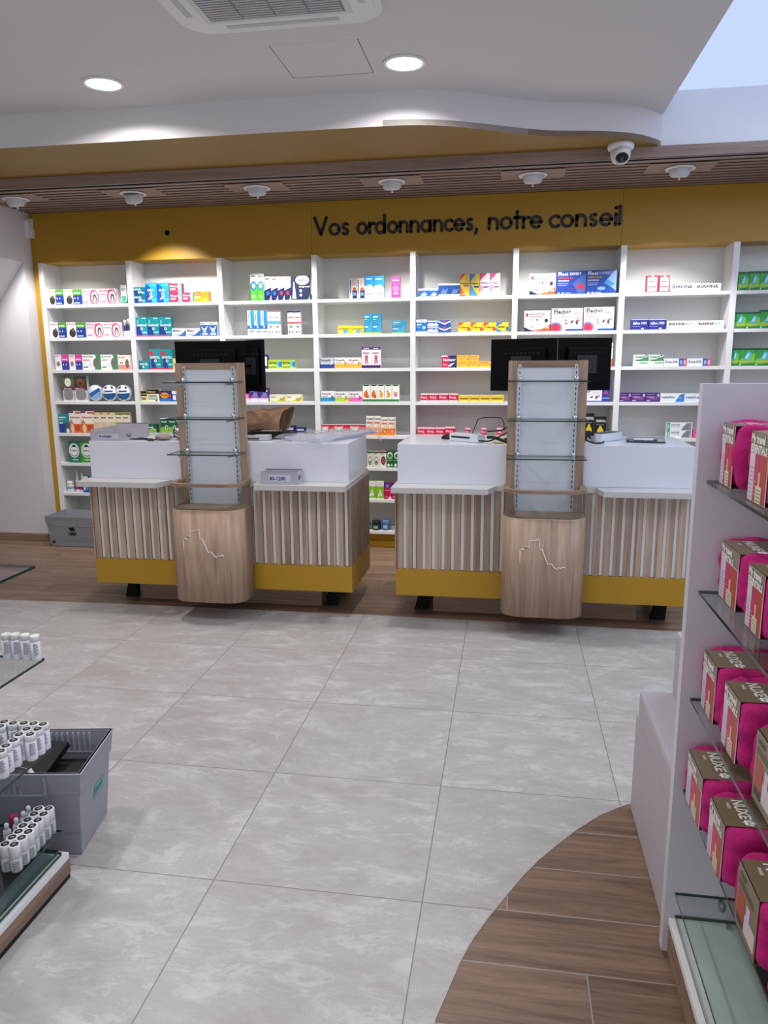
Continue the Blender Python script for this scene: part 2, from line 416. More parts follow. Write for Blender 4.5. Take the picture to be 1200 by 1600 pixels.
b = B(); b.lathe([(0.066, 0.0), (0.088, -0.002), (0.092, -0.006), (0.088, -0.010), (0.068, -0.012), (0.066, -0.004)], (0, 0, 0), WHITE, 32); b.obj('flange', sp0)
b = B(); tl = Matrix.Rotation(math.radians(14), 3, 'X')
b.lathe([(0.062, 0.01), (0.062, -0.028), (0.056, -0.045), (0.040, -0.054), (0.0, -0.056)], (0, 0, 0), mat('#cfd2d4', 0.35), 28, tilt=tl); b.obj('lamp_head', sp0)
b = B(); b.lathe([(0.006, -0.050), (0.006, -0.068), (0.003, -0.072)], (0, 0, 0), WHITE, 10, tilt=tl); b.obj('aiming_pin', sp0)
b = B()
for a in range(16):
    t = PI*0.15+a*PI*0.7/15; b.box(0.064*math.cos(t)-.002, 0.064*math.sin(t)-.002, -0.010, 0.064*math.cos(t)+.002, 0.064*math.sin(t)+.002, -0.0045, DARK)
b.obj('vent_slots', sp0)
for k, x in enumerate(SPOTX):
    lab = 'white adjustable spotlight in the slatted wood ceiling, %s of six' % ly[k]
    if k == 0: sp0.location = (x, 5.19, SLZ-0.003); sp0['label'] = lab
    else:
        o = dup(sp0, (x, 5.19, SLZ-0.003), lab)
        if k == 1:
            for c in o.children:
                if c.name.startswith(('lamp_head', 'aiming_pin')): c.rotation_euler = (math.radians(10), 0, 0); c.location.z = -0.012
# recessed downlights
for k, (x, y) in enumerate(DOWN[:2]):
    t = thing('recessed_downlight', ['round lit downlight in the white ceiling, left one', 'round lit downlight in the white ceiling, right one beside the hatch'][k], 'ceiling light', (x, y, CZ), 'downlights in the white ceiling')
    b = B(); b.lathe([(0.088, 0.0), (0.104, 0.0), (0.106, -0.004), (0.100, -0.009), (0.088, -0.008), (0.086, -0.002)], (x, y, CZ), WHITE, 48); b.obj('trim_ring', t)
    b = B(); b.lathe([(0.087, -0.001), (0.087, -0.0045), (0.0, -0.0055)], (x, y, CZ), LAMP, 48); b.obj('diffuser', t)
# ceiling hatch
t = thing('ceiling_hatch', 'square white access hatch flush in the ceiling beside the right downlight', 'hatch', (-0.91, 3.845, CZ))
x0, x1, y0, y1 = -1.113, -0.706, 3.64, 4.045
b = B(); b.box(x0, y0, CZ-0.0008, x1, y1, CZ-0.0002, CEIL); b.obj('panel', t)
b = B(); gp = mat('#4a4648', .8)
b.box(x0-.0032, y0, CZ-0.0010, x0, y1+.003, CZ-0.0002, gp); b.box(x1, y0, CZ-0.0010, x1+.0032, y1+.003, CZ-0.0002, gp); b.box(x0, y1, CZ-0.0010, x1, y1+.004, CZ-0.0002, gp)
b.obj('shadow_gap', t)
# ceiling air conditioner
t = thing('ceiling_air_conditioner', 'white square ceiling cassette air conditioner with a slatted intake grille', 'air conditioner', (-0.96, 2.99, CZ))
b = B(); b.prism(rrect(-1.385, 2.56, -0.535, 3.41, 0.13, 8), CZ-0.03, CZ-0.004, WHITE, smooth=True)
b.prism(rrect(-1.355, 2.59, -0.565, 3.38, 0.11, 8), CZ-0.036, CZ-0.03, WHITE, smooth=True); b.obj('cover_panel', t)
b = B(); b.box(-1.265, 2.68, CZ-0.040, -0.655, 3.29, CZ-0.036, WHITEM, 0.001); b.obj('grille_frame', t)
b = B(); b.box(-1.24, 2.70, CZ-0.0415, -0.68, 3.265, CZ-0.040, mat('#848084', .6))
for i in range(4):
    xa = -1.235+i*0.139
    for j in range(28):
        y = 2.71+j*0.0197; b.box(xa, y, CZ-0.044, xa+0.131, y+0.010, CZ-0.0412, mat('#bfbcc0', 0.5))
b.obj('intake_grille', t)
for (xa, ya, xb, yb) in ((-1.20, 3.325, -0.72, 3.352), (-1.20, 2.618, -0.72, 2.645), (-1.33, 2.75, -1.303, 3.22), (-0.617, 2.75, -0.59, 3.22)):
    b = B(); b.box(xa, ya, CZ-0.0385, xb, yb, CZ-0.036, mat('#c6c3c8', 0.45), 0.001); b.obj('air_flap', t)
b = B()
for (xx, yy, a) in ((-1.365, 3.34, 0.9), (-1.27, 3.405, 0.1), (-0.66, 3.41, 0.0)):
    b.box(xx-0.025, yy-0.004, CZ-0.005, xx+0.025, yy+0.004, CZ-0.001, DARK, rot=(a, xx, yy))
b.obj('mounting_gap', t)
# dome camera
t = thing('dome_camera', 'white turret security camera with a dark lens under the mustard soffit', 'security camera', (0.612, 4.90, SZF))
b = B(); b.lathe([(0.074, 0), (0.076, -0.02), (0.070, -0.032), (0.060, -0.036)], (0.612, 4.90, SZF), WHITE, 36); b.obj('base', t)
b = B(); b.lathe([(0.060, -0.034), (0.056, -0.07), (0.046, -0.095), (0.030, -0.108), (0.0, -0.112)], (0.612, 4.90, SZF), WHITE, 36); b.obj('housing', t)
tl = Matrix.Rotation(math.radians(-38), 3, 'X')
b = B(); b.lathe([(0.040, -0.04), (0.046, -0.060), (0.044, -0.084), (0.038, -0.088)], (0.612, 4.885, SZF-0.022), WHITE, 32, tilt=tl)
o = b.obj('eyeball', t)
b = B(); b.lathe([(0.036, -0.086), (0.036, -0.091), (0.024, -0.094), (0.0, -0.096)], (0.612, 4.885, SZF-0.022), BLACK, 28, tilt=tl); ln = b.obj('lens_window', t)
b = B(); b.lathe([(0.012, -0.0962), (0.010, -0.099), (0, -0.0995)], (0.612, 4.885, SZF-0.022), mat('#3b4650', 0.1), 20, tilt=tl); b.obj('lens', ln)
# motion detector on left wall
t = thing('motion_detector', 'small white motion detector on the left wall beside the mustard band', 'sensor', (WX, 5.70, 2.49))
b = B(); b.prism([(5.665, 2.425), (5.735, 2.425), (5.74, 2.45), (5.74, 2.55), (5.72, 2.57), (5.68, 2.57), (5.66, 2.55), (5.66, 2.45)], WX, WX+0.035, WHITE, 'x'); b.obj('housing', t)
b = B(); b.prism([(5.68, 2.435), (5.72, 2.435), (5.72, 2.49), (5.68, 2.49)], WX+0.035, WX+0.042, mat('#f0f0f2', .2), 'x'); b.obj('sensor_window', t)

# ================================================================== WALL SHELVING
FY, BKY = 5.72, 5.95            # shelf fronts, back panel
SZ = [1.917, 1.66, 1.405, 1.152, 0.893, 0.645, 0.394, 0.14]
STX = [-3.713+0.7443*i for i in range(9)]   # left edge of each upright
t = thing('wall_shelving', 'white built-in pharmacy shelving of eight bays under a mustard header on the back wall', 'shelving', (-0.7, FY, 0))
for x in STX:
    b = B(); b.box(x, FY, 0.10, x+0.040, BKY, 2.238, WHITE, 0.001)
    for s in (1, -1):
        for yy in (FY+0.04, BKY-0.05):
            for q in range(9):
                z = 2.02+q*0.02
                xx = x+0.040 if s > 0 else x
                b.box(min(xx, xx+s*0.0006), yy-0.0025, z-0.0025, max(xx, xx+s*0.0006), yy+0.0025, z+0.0025, mat('#8b8b8f', .6))
    b.obj('upright', t)
for i in range(8):
    for z in SZ:
        b = B(); b.box(STX[i]+0.040, FY+0.003, z-0.024, STX[i+1], BKY, z, WHITE, 0.001); b.obj('shelf', t)
b = B(); b.box(STX[0], BKY, 0.05, STX[8]+0.04, BKY+0.018, 2.24, WHITEM); b.obj('back_panel', t)
b = B(); b.box(STX[0]+.01, FY+0.045, 0, STX[8]+0.04, FY+0.065, 0.112, MUST)
b.box(STX[0]+.01, FY+0.040, 0.055, STX[8]+0.04, FY+0.046, 0.06, mat('#7a5a10', .5)); b.obj('plinth', t)
b = B(); b.box(WX+0.002, FY+0.002, 0, STX[0]-0.001, FY+0.03, 2.24, MUST); b.obj('side_filler', t)
for xa, xb in ((WX+0.002, -1.4735), (-1.4715, 0.7495), (0.7515, STX[8]+0.3)):
    b = B(); b.box(xa, FY+0.002, 2.238, xb, BKY+0.018, 2.611, MUST)
    b.obj('header_panel', t)
b = B(); b.lathe([(0.019, 0.0), (0.019, 0.003), (0.0, 0.004)], (-2.609, FY+0.002, 2.432), BLACK, 24, 'y'); b.obj('cable_hole', t)

# black lettering on the header: round-ended strokes
def strokes(b, paths, ox, oz, sc, w, y0, y1, m):
    for path in paths:
        P = [(ox+px*sc, oz+pz*sc) for px, pz in path]
        for p in (P[0], P[-1]): b.prism([(p[0]+w/2*math.cos(a*PI/6), p[1]+w/2*math.sin(a*PI/6)) for a in range(12)], y0, y1, m, 'y')
        n = len(P); L, R_ = [], []
        for i in range(n):
            a = Vector(P[max(i-1, 0)]); c = Vector(P[min(i+1, n-1)]); d = (c-a).normalized(); nn = Vector((-d.y, d.x))
            k = 1.0
            if 0 < i < n-1:
                d1 = (Vector(P[i])-a).normalized(); k = 1/max(0.5, nn.dot(Vector((-d1.y, d1.x))))
            L.append(Vector(P[i])+nn*w/2*k); R_.append(Vector(P[i])-nn*w/2*k)
        for i in range(n-1):
            b.prism([L[i], R_[i], R_[i+1], L[i+1]], y0, y1, m, 'y')
def A(cx, cy, r, a0, a1, n=16): return arc(cx, cy, r, a0, a1, n)
XH = 0.70; q = XH/2; RR = .315
GL = {  # glyph: strokes, advance; cap height 1
 'V': ([[(0.0, .98), (.36, .06)], [(.36, .06), (.72, .98)]], .86),
 'o': ([A(.35, q, RR, 0, 360, 32)], .80),
 's': ([A(.26, .52, .16, 45, 200, 9)+[(.14, .40), (.24, .35), (.34, .31)]+A(.24, .19, .165, 25, -150, 10)], .60),
 'r': ([[(.06, .03), (.06, .67)], A(.33, .37, .27, 165, 70, 8)], .48),
 'd': ([A(.35, q, RR, 0, 360, 32), [(.665, .03), (.665, .98)]], .85),
 'n': ([[(.06, .03), (.06, .67)], A(.32, .40, .26, 180, 0, 16)+[(.58, .03)]], .75),
 'a': ([A(.35, q, RR, 0, 360, 32), [(.665, .03), (.665, .67)]], .85),
 'c': ([A(.35, q, RR, 48, 312, 24)], .66),
 'e': ([[(.05, q), (.655, q)], A(.35, q, RR, 0, 312, 28)], .80),
 ',': ([[(.12, .05), (.04, -.20)]], .22),
 't': ([[(.18, .92), (.18, .03)], [(.0, .66), (.40, .66)]], .50),
 'i': ([[(.06, .03), (.06, .66)], [(.06, .91), (.061, .92)]], .22),
 'l': ([[(.06, .03), (.06, .98)]], .16),
}
def low(p):   # lower-case proportions
    x, z = p; return (x*.88, z*.88 if z <= .7 else .616+(z-.7)*1.3)
GL = {c: (g if c == 'V' else ([[low(p) for p in path] for path in g[0]], g[1]*.90)) for c, g in GL.items()}
t = thing('wall_lettering', 'black raised letters reading Vos ordonnances, notre conseil on the mustard header', 'sign', (-0.36, FY+.002, 2.365))
words = ['Vos', 'ordonnances,', 'notre', 'conseil']
starts = {'Vos': (-1.458, -1.185), 'ordonnances,': (-1.137, -0.255), 'notre': (-0.185, 0.205), 'conseil': (0.243, 0.732)}
for wd in words:
    xs, xe = starts[wd]; adv = sum(GL[c][1] for c in wd); sc = 0.132; sx = (xe-xs)/(adv*sc)
    b = B(); x = xs
    for c in wd:
        G, ad = GL[c]
        strokes(b, [[(px*sx, pz) for px, pz in p] for p in G], x+0.012, 2.373, sc*0.96, 0.0215, FY-0.005, FY+0.0015, mat('#16130f', .4))
        x += ad*sc*sx
    b.obj('word', t)

# ------------------------------------------------------------------ goods on the shelves
W = '#eeeef0'
D = {
 'dogG': ('white carton with green and blue corner and dog', W, [(.5,0,1,1,'#1f3f94'),(.5,.62,1,1,'#4e9a3c'),('o',.30,.30,.17,.28,'#3a3432'),('o',.34,.52,.07,.12,'#6b5f58'),('t','FRONTLINE',.04,.84,.09,'#c2486b'),(.55,.08,.85,.14,W),(.56,.72,.9,.8,'#dfe9d8'),('o',.6,.42,.03,.06,W),('o',.76,.42,.03,.06,W)]),
 'dogP': ('white and pink carton with dog in oval', '#f2e4ea', [('o',.74,.45,.28,.5,'#d43f7e'),('o',.76,.45,.20,.40,'#f3eef0'),('o',.77,.38,.12,.30,'#5a5250'),('o',.77,.30,.05,.2,'#e9e4e2'),('t','FRONTLINE',.05,.80,.12,'#c53d72'),(.05,.62,.42,.68,'#d77a9c'),(.05,.12,.35,.2,'#d77a9c')]),
 'dogM': ('white, pink and blue carton with small dog', W, [(.47,0,1,1,'#3b3f9a'),(.47,.55,1,1,'#d8459a'),('o',.22,.40,.12,.16,'#8a7c78'),('t','FRONT',.04,.86,.08,'#b9386a'),(.53,.64,.9,.72,'#f5d6ea'),('o',.58,.35,.03,.06,W),('o',.78,.35,.03,.06,W)]),
 'catG': ('white carton with green edge and cat', W, [('p',[(.62,0),(1,0),(1,1),(.7,1),(.82,.5)],'#3c8a50'),('o',.74,.42,.16,.36,'#6d6c68'),('t','FRONTLINE',.05,.82,.10,'#3c8a50'),(.05,.62,.4,.68,'#c96a86'),(.05,.14,.3,.22,'#3c8a50'),('o',.45,.3,.06,.16,'#d9d9da')]),
 'salm': ('white carton with salmon base and pets', '#f1e7e2', [(0,0,1,.32,'#d98a7c'),('o',.74,.42,.16,.32,'#75675d'),('t','FRONT',.06,.8,.11,'#b8584d'),('o',.2,.48,.05,.07,'#c24337'),('o',.34,.48,.05,.07,'#c24337')]),
 'dogT': ('tall carton with white puppy above maroon band', '#c9c9cb', [(0,.58,1,1,'#5d6b46'),('o',.5,.76,.28,.17,'#ece9e4'),('o',.42,.78,.03,.02,'#222222'),('o',.58,.78,.03,.02,'#222222'),(0,.45,1,.58,'#7c1f42'),('t','Advantix',.1,.48,.07,W),('o',.5,.28,.40,.26,'#8b8b8d'),(0,0,1,.04,W)]),
 'dogT2': ('tall carton with brown dog above maroon band', '#c9c9cb', [(0,.58,1,1,'#3f3f33'),('o',.5,.76,.28,.17,'#7b4a35'),('o',.5,.70,.12,.08,'#523025'),(0,.45,1,.58,'#7c1f42'),('t','Advantix',.1,.48,.07,W),('o',.5,.28,.40,.26,'#8b8b8d'),(0,0,1,.04,W)]),
 'tealB': ('teal and navy carton with cat', '#1591a0', [(0,0,.6,.5,'#1c3f93'),('o',.78,.30,.20,.30,'#4c5560'),('o',.84,.12,.16,.12,'#e4e6e8'),(.08,.8,.7,.86,W),(.08,.68,.45,.72,'#b5dfe4'),(.08,.5,.4,.56,W)]),
 'adv': ('tall white and orange pet carton', '#f0e6de', [(0,0,1,.42,'#d9642c'),('p',[(0,.42),(.35,.42),(.2,.62),(0,.55)],'#c98c54'),('t','Advocate',.06,.68,.10,'#b9405c'),(.5,.12,.85,.35,'#c94a1f'),('o',.25,.22,.16,.2,'#e7c9a8'),(0,.93,.4,1,'#6a2d57'),(.55,.9,1,.97,'#d14a5a')]),
 'milR': ('narrow cream carton with red and brown top', '#eee0c8', [(0,.88,1,1,'#c54a3a'),('p',[(0,.88),(1,.88),(1,.97),(.4,1)],'#e0cba0'),('t','MILBE',.08,.72,.07,'#333333'),(.1,.2,.9,.55,'#d8c4a6')]),
 'milG': ('narrow cream carton with green and red top', '#eee0c8', [(0,.90,1,1,'#4b8a3c'),('p',[(.4,.88),(1,.88),(1,.98)],'#c54a3a'),('t','MILBE',.08,.72,.07,'#333333'),(.1,.2,.9,.55,'#d8c4a6')]),
 'vetD': ('dark green carton with big white oval', '#1c7a5e', [('o',.48,.58,.44,.34,W),('o',.48,.56,.36,.26,'#2b4650'),('o',.48,.56,.33,.22,W),('o',.5,.8,.16,.06,'#1d2b33'),('t','VETO',.24,.53,.09,'#2b3540'),(.3,.12,.8,.17,'#bfe3d4')]),
 'vetL': ('bright green carton with big white oval', '#4a9a34', [('o',.52,.58,.44,.34,W),('o',.52,.56,.36,.26,'#2b3a50'),('o',.52,.56,.33,.22,W),('o',.5,.8,.14,.07,'#1d2b33'),('t','VETO',.24,.53,.09,'#2b3540'),(.3,.12,.8,.17,'#d4edc4')]),
 'blwh': ('small royal blue and white carton', '#1f55b5', [(0,.7,1,1,W),(.1,.15,.4,.6,W),(.55,.2,.9,.5,'#7fb2e4')]),
 'tealS': ('small dark teal and navy carton', '#156f87', [('p',[(0,0),(.6,0),(.35,.6),(0,.6)],'#173a7c'),('o',.45,.38,.07,.2,W),('o',.62,.42,.05,.15,'#cfe9ee'),(.05,.66,.6,.82,'#cfe9ee'),(.7,.2,.92,.4,'#9cd3dd')]),
 'cyan': ('cyan and royal blue carton with white figure', '#1b9fd0', [('p',[(0,0),(.5,0),(.4,.8),(.1,.95),(0,.9)],'#1d4bb0'),('o',.45,.45,.12,.08,W),('o',.45,.45,.06,.04,'#1d4bb0'),('t','GUM',.15,.58,.11,W),('p',[(.15,.15),(.45,.2),(.7,.36),(.4,.34)],W),('o',.72,.15,.2,.08,'#4fc3e8'),(.5,.86,.9,.9,'#b8ecf7')]),
 'pinkC': ('crimson carton with pale cyan end', '#d23660', [(.72,0,1,1,'#79cfdc'),('t','Nicopass',.08,.62,.20,W),(.08,.3,.5,.48,'#f2c3d0'),(.76,.4,.9,.7,'#b9ecf2')]),
 'oran': ('low orange and yellow carton with red oval', '#eda321', [('o',.25,.80,.22,.15,'#a13a1d'),(.05,.3,.45,.55,'#f9d98a'),('p',[(.3,0),(1,0),(1,.5),(.5,.3)],'#f0b637'),(.12,.74,.38,.84,'#f2d5c8')]),
 'teal': ('teal carton with navy and magenta base', '#17929c', [('p',[(0,.08),(.55,.08),(.3,.6),(0,.5)],'#1d3f8f'),(0,0,1,.08,'#c23f92'),('t','Gaviscell',.06,.54,.13,W),('o',.50,.40,.10,.07,W),('o',.5,.4,.05,.035,'#1d3f8f'),(.5,.18,.95,.26,'#8fd4e2'),(.55,.9,.9,.95,'#b6e4e8'),('o',.18,.75,.08,.12,'#5cc0c8')]),
 'maxi': ('low white carton with blue corner', '#eceef2', [('p',[(.35,0),(1,0),(1,.75),(.7,.3)],'#2a62b8'),('t','Maxilol',.08,.58,.26,'#303a55'),('p',[(.1,.1),(.55,.1),(.5,.35),(.15,.3)],'#a8c3e4')]),
 'maxt': ('upright white carton with blue scene', '#e9ecf0', [(0,0,1,.78,'#1e5eb4'),('p',[(.1,.7),(.5,.5),(.9,.75),(.7,.4),(.3,.35)],W),('o',.5,.35,.25,.12,'#9cc3ea'),(.15,.08,.85,.2,'#f0e9b8'),('t','Maxilol',.12,.86,.07,'#303a55')]),
 'tealL': ('low teal carton with white lettering', '#188a94', [('t','GAVISCELL',.08,.50,.24,W),('o',.45,.28,.08,.12,W),('p',[(0,0),(.4,0),(.25,.5),(0,.4)],'#1d5f86')]),
 'tealR': ('teal and navy carton with red spot', '#17929c', [('p',[(.12,.06),(.6,.06),(.35,.6),(.15,.55)],'#1d3f8f'),(0,0,1,.06,'#d22b4b'),('o',.2,.80,.19,.13,'#d22b4b'),('t','GAVISCELL',.08,.54,.13,W),('o',.52,.42,.11,.07,W),('o',.52,.42,.05,.035,'#1d3f8f'),(.6,.2,.95,.28,'#8fd4e2')]),
 'yelP': ('plain pale yellow carton', '#ead98a', [(.1,.3,.9,.6,'#d9c25e')]),
 'blkY': ('small black and pale yellow carton', '#e9dfa8', [(0,.52,1,1,'#191512'),('t','Humex',.1,.66,.16,'#d8c070'),(.12,.15,.85,.38,'#8b7c3c')]),
 'blkC': ('black-topped cream carton', '#ece6c6', [(0,.62,1,1,'#191512'),('t','Humex',.08,.72,.16,'#e3cf86'),(.1,.38,.8,.5,'#7b8c8a'),(.08,.14,.85,.3,'#8fb5be'),('o',.75,.08,.08,.07,'#2b2b2b')]),
 'oraN': ('navy carton with orange oval and blue base', '#2b2a68', [(0,0,1,.3,'#2373b8'),('o',.42,.58,.36,.28,'#e89b2c'),('t','Humex',.16,.52,.18,'#a3271c'),('o',.88,.55,.06,.18,'#d25a86')]),
 'grnW': ('low dark green carton with lime stripe', '#125a3e', [('p',[(0,0),(1,0),(1,.42),(.75,.5),(.4,.3),(0,.28)],'#83b52e'),('t','Tranxil',.18,.58,.22,W),('p',[(0,.28),(.4,.30),(.75,.5),(1,.42),(1,.46),(.75,.56),(.4,.35),(0,.33)],W)]),
 'grnT': ('upright dark green carton with lime base', '#125a3e', [(0,0,1,.42,'#83b52e'),('o',.78,.40,.2,.13,W),('o',.78,.40,.13,.09,'#2c7d44'),('t','Tranxil',.08,.72,.10,W),(0,.94,1,1,'#e7ebe8')]),
 'gbw': ('tall green and white carton with blue disc', '#57b53f', [(0,.62,1,1,'#eef1ee'),('o',.5,.55,.42,.17,'#1f83c4'),('o',.5,.55,.26,.10,'#bfe0f2'),(.15,.1,.85,.22,'#86d070'),(.15,.88,.85,.92,'#6b7d8c'),(0,.95,1,1,'#b4b8b8')]),
 'navW': ('white carton with navy base and blue star', '#f0f0f2', [('p',[(0,0),(1,0),(1,.55),(0,.42)],'#1b2260'),('o',.5,.3,.25,.09,'#2f6fd0'),('p',[(.7,0),(1,0),(1,.22)],W),('o',.32,.62,.16,.08,'#9aa3b4'),('o',.38,.64,.12,.06,'#f0f0f2'),(.15,.88,.8,.93,'#56607a')]),
 'navR': ('white carton with navy base and red star', '#f0f0f2', [('p',[(0,0),(1,0),(1,.55),(0,.42)],'#1b2260'),('o',.5,.3,.25,.09,'#c8324e'),('p',[(.7,0),(1,0),(1,.22)],W),('o',.32,.62,.16,.08,'#9aa3b4'),('o',.38,.64,.12,.06,'#f0f0f2'),(.15,.88,.8,.93,'#c98a78')]),
 'mari': ('large navy carton with white oval title', '#1d2c52', [('o',.62,.82,.37,.20,'#eef0f5'),('t','marimer',.32,.77,.11,'#1d2c52'),('t','Lavage nasal',.44,.52,.07,W),('o',.52,.38,.07,.06,W),('o',.52,.20,.07,.06,W),('p',[(.05,.05),(.28,.05),(.24,.35),(.18,.75),(.14,.75),(.1,.35)],'#c9d3e4'),('p',[(.9,0),(1,0),(1,.22),(.97,.08)],W)]),
 'prol': ('tall white and azure carton with blue base', '#e9f1f7', [('p',[(.45,.25),(1,.25),(1,1),(.45,1)],'#2c8fd6'),(0,.26,1,.40,'#1b64b4'),('o',.5,.34,.18,.06,'#8fc2ea'),(.12,.45,.34,.92,W),(.18,.55,.28,.88,'#1f4f93'),(0,0,1,.24,'#e4e8ea'),(.3,.12,.95,.18,'#7a8ab0')]),
 'wmag': ('tall white carton with sky blue band', '#eef1f5', [(0,.45,1,.58,'#5fb0e0'),('o',.5,.75,.42,.17,'#dfeaf3'),(.15,.72,.8,.76,'#5f86b8'),(0,.96,1,1,'#b3246e'),(.3,.3,.7,.38,'#8c8f99'),('o',.3,.12,.1,.04,'#333333'),('o',.7,.12,.08,.04,'#333333')]),
 'wred': ('tall white carton with red band and navy top', '#f1eff1', [(0,.46,1,.53,'#d2414c'),('o',.5,.75,.42,.17,'#e3e6ef'),(.18,.72,.82,.77,'#c5404a'),(0,.92,1,1,'#2b2f6a'),('o',.5,.80,.34,.12,'#e9edf5'),(.2,.70,.8,.75,'#c5404a'),(.3,.3,.7,.38,'#8c8f99'),('o',.3,.12,.1,.04,'#333333'),('o',.7,.12,.08,.04,'#333333')]),
 'purp': ('dark purple carton', '#4a2a72', [(.55,.2,.9,.85,'#e9e4f0'),(.1,.75,.4,.85,'#c2b2da')]),
 'zyr': ('lime yellow carton with pale blue swirl', '#b8d62c', [('o',.85,.5,.24,.42,'#7ac4e2'),('o',.92,.5,.16,.3,'#2f86c8'),('t','Zyrtec',.05,.58,.26,'#24301c'),(.06,.12,.6,.24,'#6f9a24'),(.06,.32,.5,.42,'#e4ef9a')]),
 'ferP': ('pink and lilac carton', '#d64aa0', [(0,0,1,.22,'#f1dcec'),('t','Fervex',.06,.72,.2,W),('p',[(.2,.25),(.9,.25),(.6,.6)],'#f2a8d2')]),
 'ferV': ('purple carton with blue and pink hill', '#4a2a7e', [(0,0,1,.24,'#e7d9ee'),('t','Fervex',.06,.72,.2,W),('p',[(.1,.25),(.95,.25),(.8,.62),(.5,.68)],'#6d8ccf'),('o',.5,.36,.3,.08,'#c25aa0')]),
 'crLi': ('low cream carton with lime curve', '#ece9d2', [('p',[(.2,0),(1,0),(1,.75),(.7,.3)],'#b5c640'),('t','Kestin',.1,.58,.2,'#5b6238'),('o',.78,.3,.14,.2,'#d68c2c'),(0,0,.3,.12,'#a8b838')]),
 'navy': ('low navy carton with white lettering', '#1b2464', [('t','NEXES',.15,.55,.25,W),(.1,.2,.8,.3,'#5566b8')]),
 'mari2': ('tall carton, white spine, navy base, orange disc', '#eff0f4', [(.42,0,1,.42,'#20306e'),(.42,.62,1,1,'#e9c9bc'),('o',.7,.46,.2,.1,'#d8622e'),('p',[(.1,.1),(.28,.1),(.28,.95),(.1,.95)],'#dfe3ee'),(.14,.25,.25,.9,'#27407c'),(.5,.15,.9,.3,'#8fa2d0')]),
 'bluW': ('tall sky blue carton with white wave', '#2f93cf', [('p',[(0,0),(1,0),(1,.42),(.6,.58),(0,.55)],'#e5edf3'),('o',.55,.45,.4,.16,'#c3dcec'),(.15,.84,.8,.88,W),(.2,.18,.8,.22,'#6c8aa8'),(.25,.3,.75,.34,'#a3b7c8')]),
 'pink': ('tall hot pink carton', '#e04a9c', [('o',.5,.45,.35,.2,'#f07fbe'),(.15,.80,.85,.86,'#f9c6e2'),(.2,.18,.8,.24,'#f7b8dc'),(.2,.55,.8,.58,'#b5246f')]),
 'lyso': ('low yellow carton with blue disc', '#f0dc22', [('t','Lysopaine',.05,.55,.26,'#23211c'),('o',.62,.28,.25,.22,'#2f86c2'),(.1,.1,.4,.3,'#f7f2b0'),(.55,.22,.8,.3,W)]),
 'tblu': ('blue carton with white lines and lime base', '#2f8fb5', [(0,0,1,.07,'#a9c72e'),(.08,.82,.6,.87,W),(.08,.32,.5,.38,W),('p',[(.3,.1),(1,.1),(1,.7)],'#3f9fc2'),(.08,.7,.4,.73,'#b5dcea')]),
 'strB': ('grey carton with navy arrow', '#b9c0cb', [('p',[(0,0),(1,0),(1,.42),(.92,.5),(.85,.36),(0,.36)],'#24408f'),('t','Strepsils',.06,.66,.2,'#3c4658'),('p',[(.8,.3),(.98,.5),(.8,.7)],'#e8eaf0')]),
 'strO': ('white carton with orange arrow', '#f1eeea', [(0,0,1,.4,'#f0a93c'),('t','Strepsils',.06,.68,.2,'#5c4a44'),('p',[(.72,.3),(.98,.45),(.75,.68)],'#e58b22'),(.1,.48,.5,.54,'#9c9490')]),
 'strC': ('white carton with blue arrow', '#f1eeea', [(0,0,1,.4,'#2590bf'),('t','Strepsils',.06,.68,.2,'#8c6a74'),('p',[(.72,.15),(.98,.38),(.75,.64)],'#146a96'),(.1,.48,.5,.54,'#9c9490')]),
 'strL': ('white carton with lime arrow', '#f1eeea', [(0,0,1,.4,'#b3c93c'),('t','Strepsils',.06,.68,.2,'#5c5a54'),('p',[(.72,.15),(.98,.38),(.75,.64)],'#94ac22'),(.1,.48,.5,.54,'#9c9490')]),
 'strP': ('white carton with pink arrow', '#f1eeea', [(0,0,1,.4,'#e860b0'),('t','Strepsils',.06,.68,.2,'#6c5a64'),('p',[(.72,.15),(.98,.38),(.75,.64)],'#cf3b92'),(.1,.48,.5,.54,'#9c9490')]),
 'pwfig': ('white carton, purple top and base, pink figure', '#efe2ec', [(0,.86,1,1,'#3a1f5f'),(0,0,1,.14,'#3a1f5f'),('o',.5,.52,.2,.10,'#b96a80'),('p',[(.3,.2),(.42,.2),(.5,.4),(.58,.2),(.7,.2),(.62,.5),(.38,.5)],'#b9586c'),(.2,.91,.8,.94,'#d9c9ea'),(.1,.68,.8,.74,'#a87c96')]),
 'fruO': ('white carton with orange fruit, green ends', '#f2f1ec', [(0,0,1,.14,'#2c7d44'),('o',.5,1.0,.5,.10,'#214f30'),('o',.45,.42,.30,.20,'#e06a22'),('o',.5,.62,.12,.05,'#4c9a3c'),('o',.7,.3,.15,.10,'#c94f18')]),
 'fruY': ('white carton with yellow fruit, green ends', '#f2f1ec', [(0,0,1,.14,'#2c7d44'),('o',.5,1.0,.5,.10,'#214f30'),('o',.55,.40,.26,.16,'#e8a53a'),('o',.35,.3,.14,.08,'#f0c46a'),('o',.4,.6,.12,.04,'#4c9a3c')]),
 'fruK': ('white carton with pink flower, green ends', '#f2f1ec', [(0,0,1,.14,'#2c7d44'),('o',.5,1.0,.5,.10,'#214f30'),('o',.5,.42,.28,.16,'#e89aa8'),('o',.5,.42,.12,.07,'#d2667c')]),
 'redW': ('low red and white carton with oval', '#f2ecee', [('p',[(.45,0),(1,0),(1,1),(.55,1)],'#d22a4c'),('o',.28,.45,.25,.42,'#d22a4c'),('o',.28,.45,.21,.36,W),('t','Oropol',.12,.4,.14,'#2b5a7c'),(0,.85,1,1,'#d22a4c'),(.6,.4,.9,.5,'#f3c6d0')]),
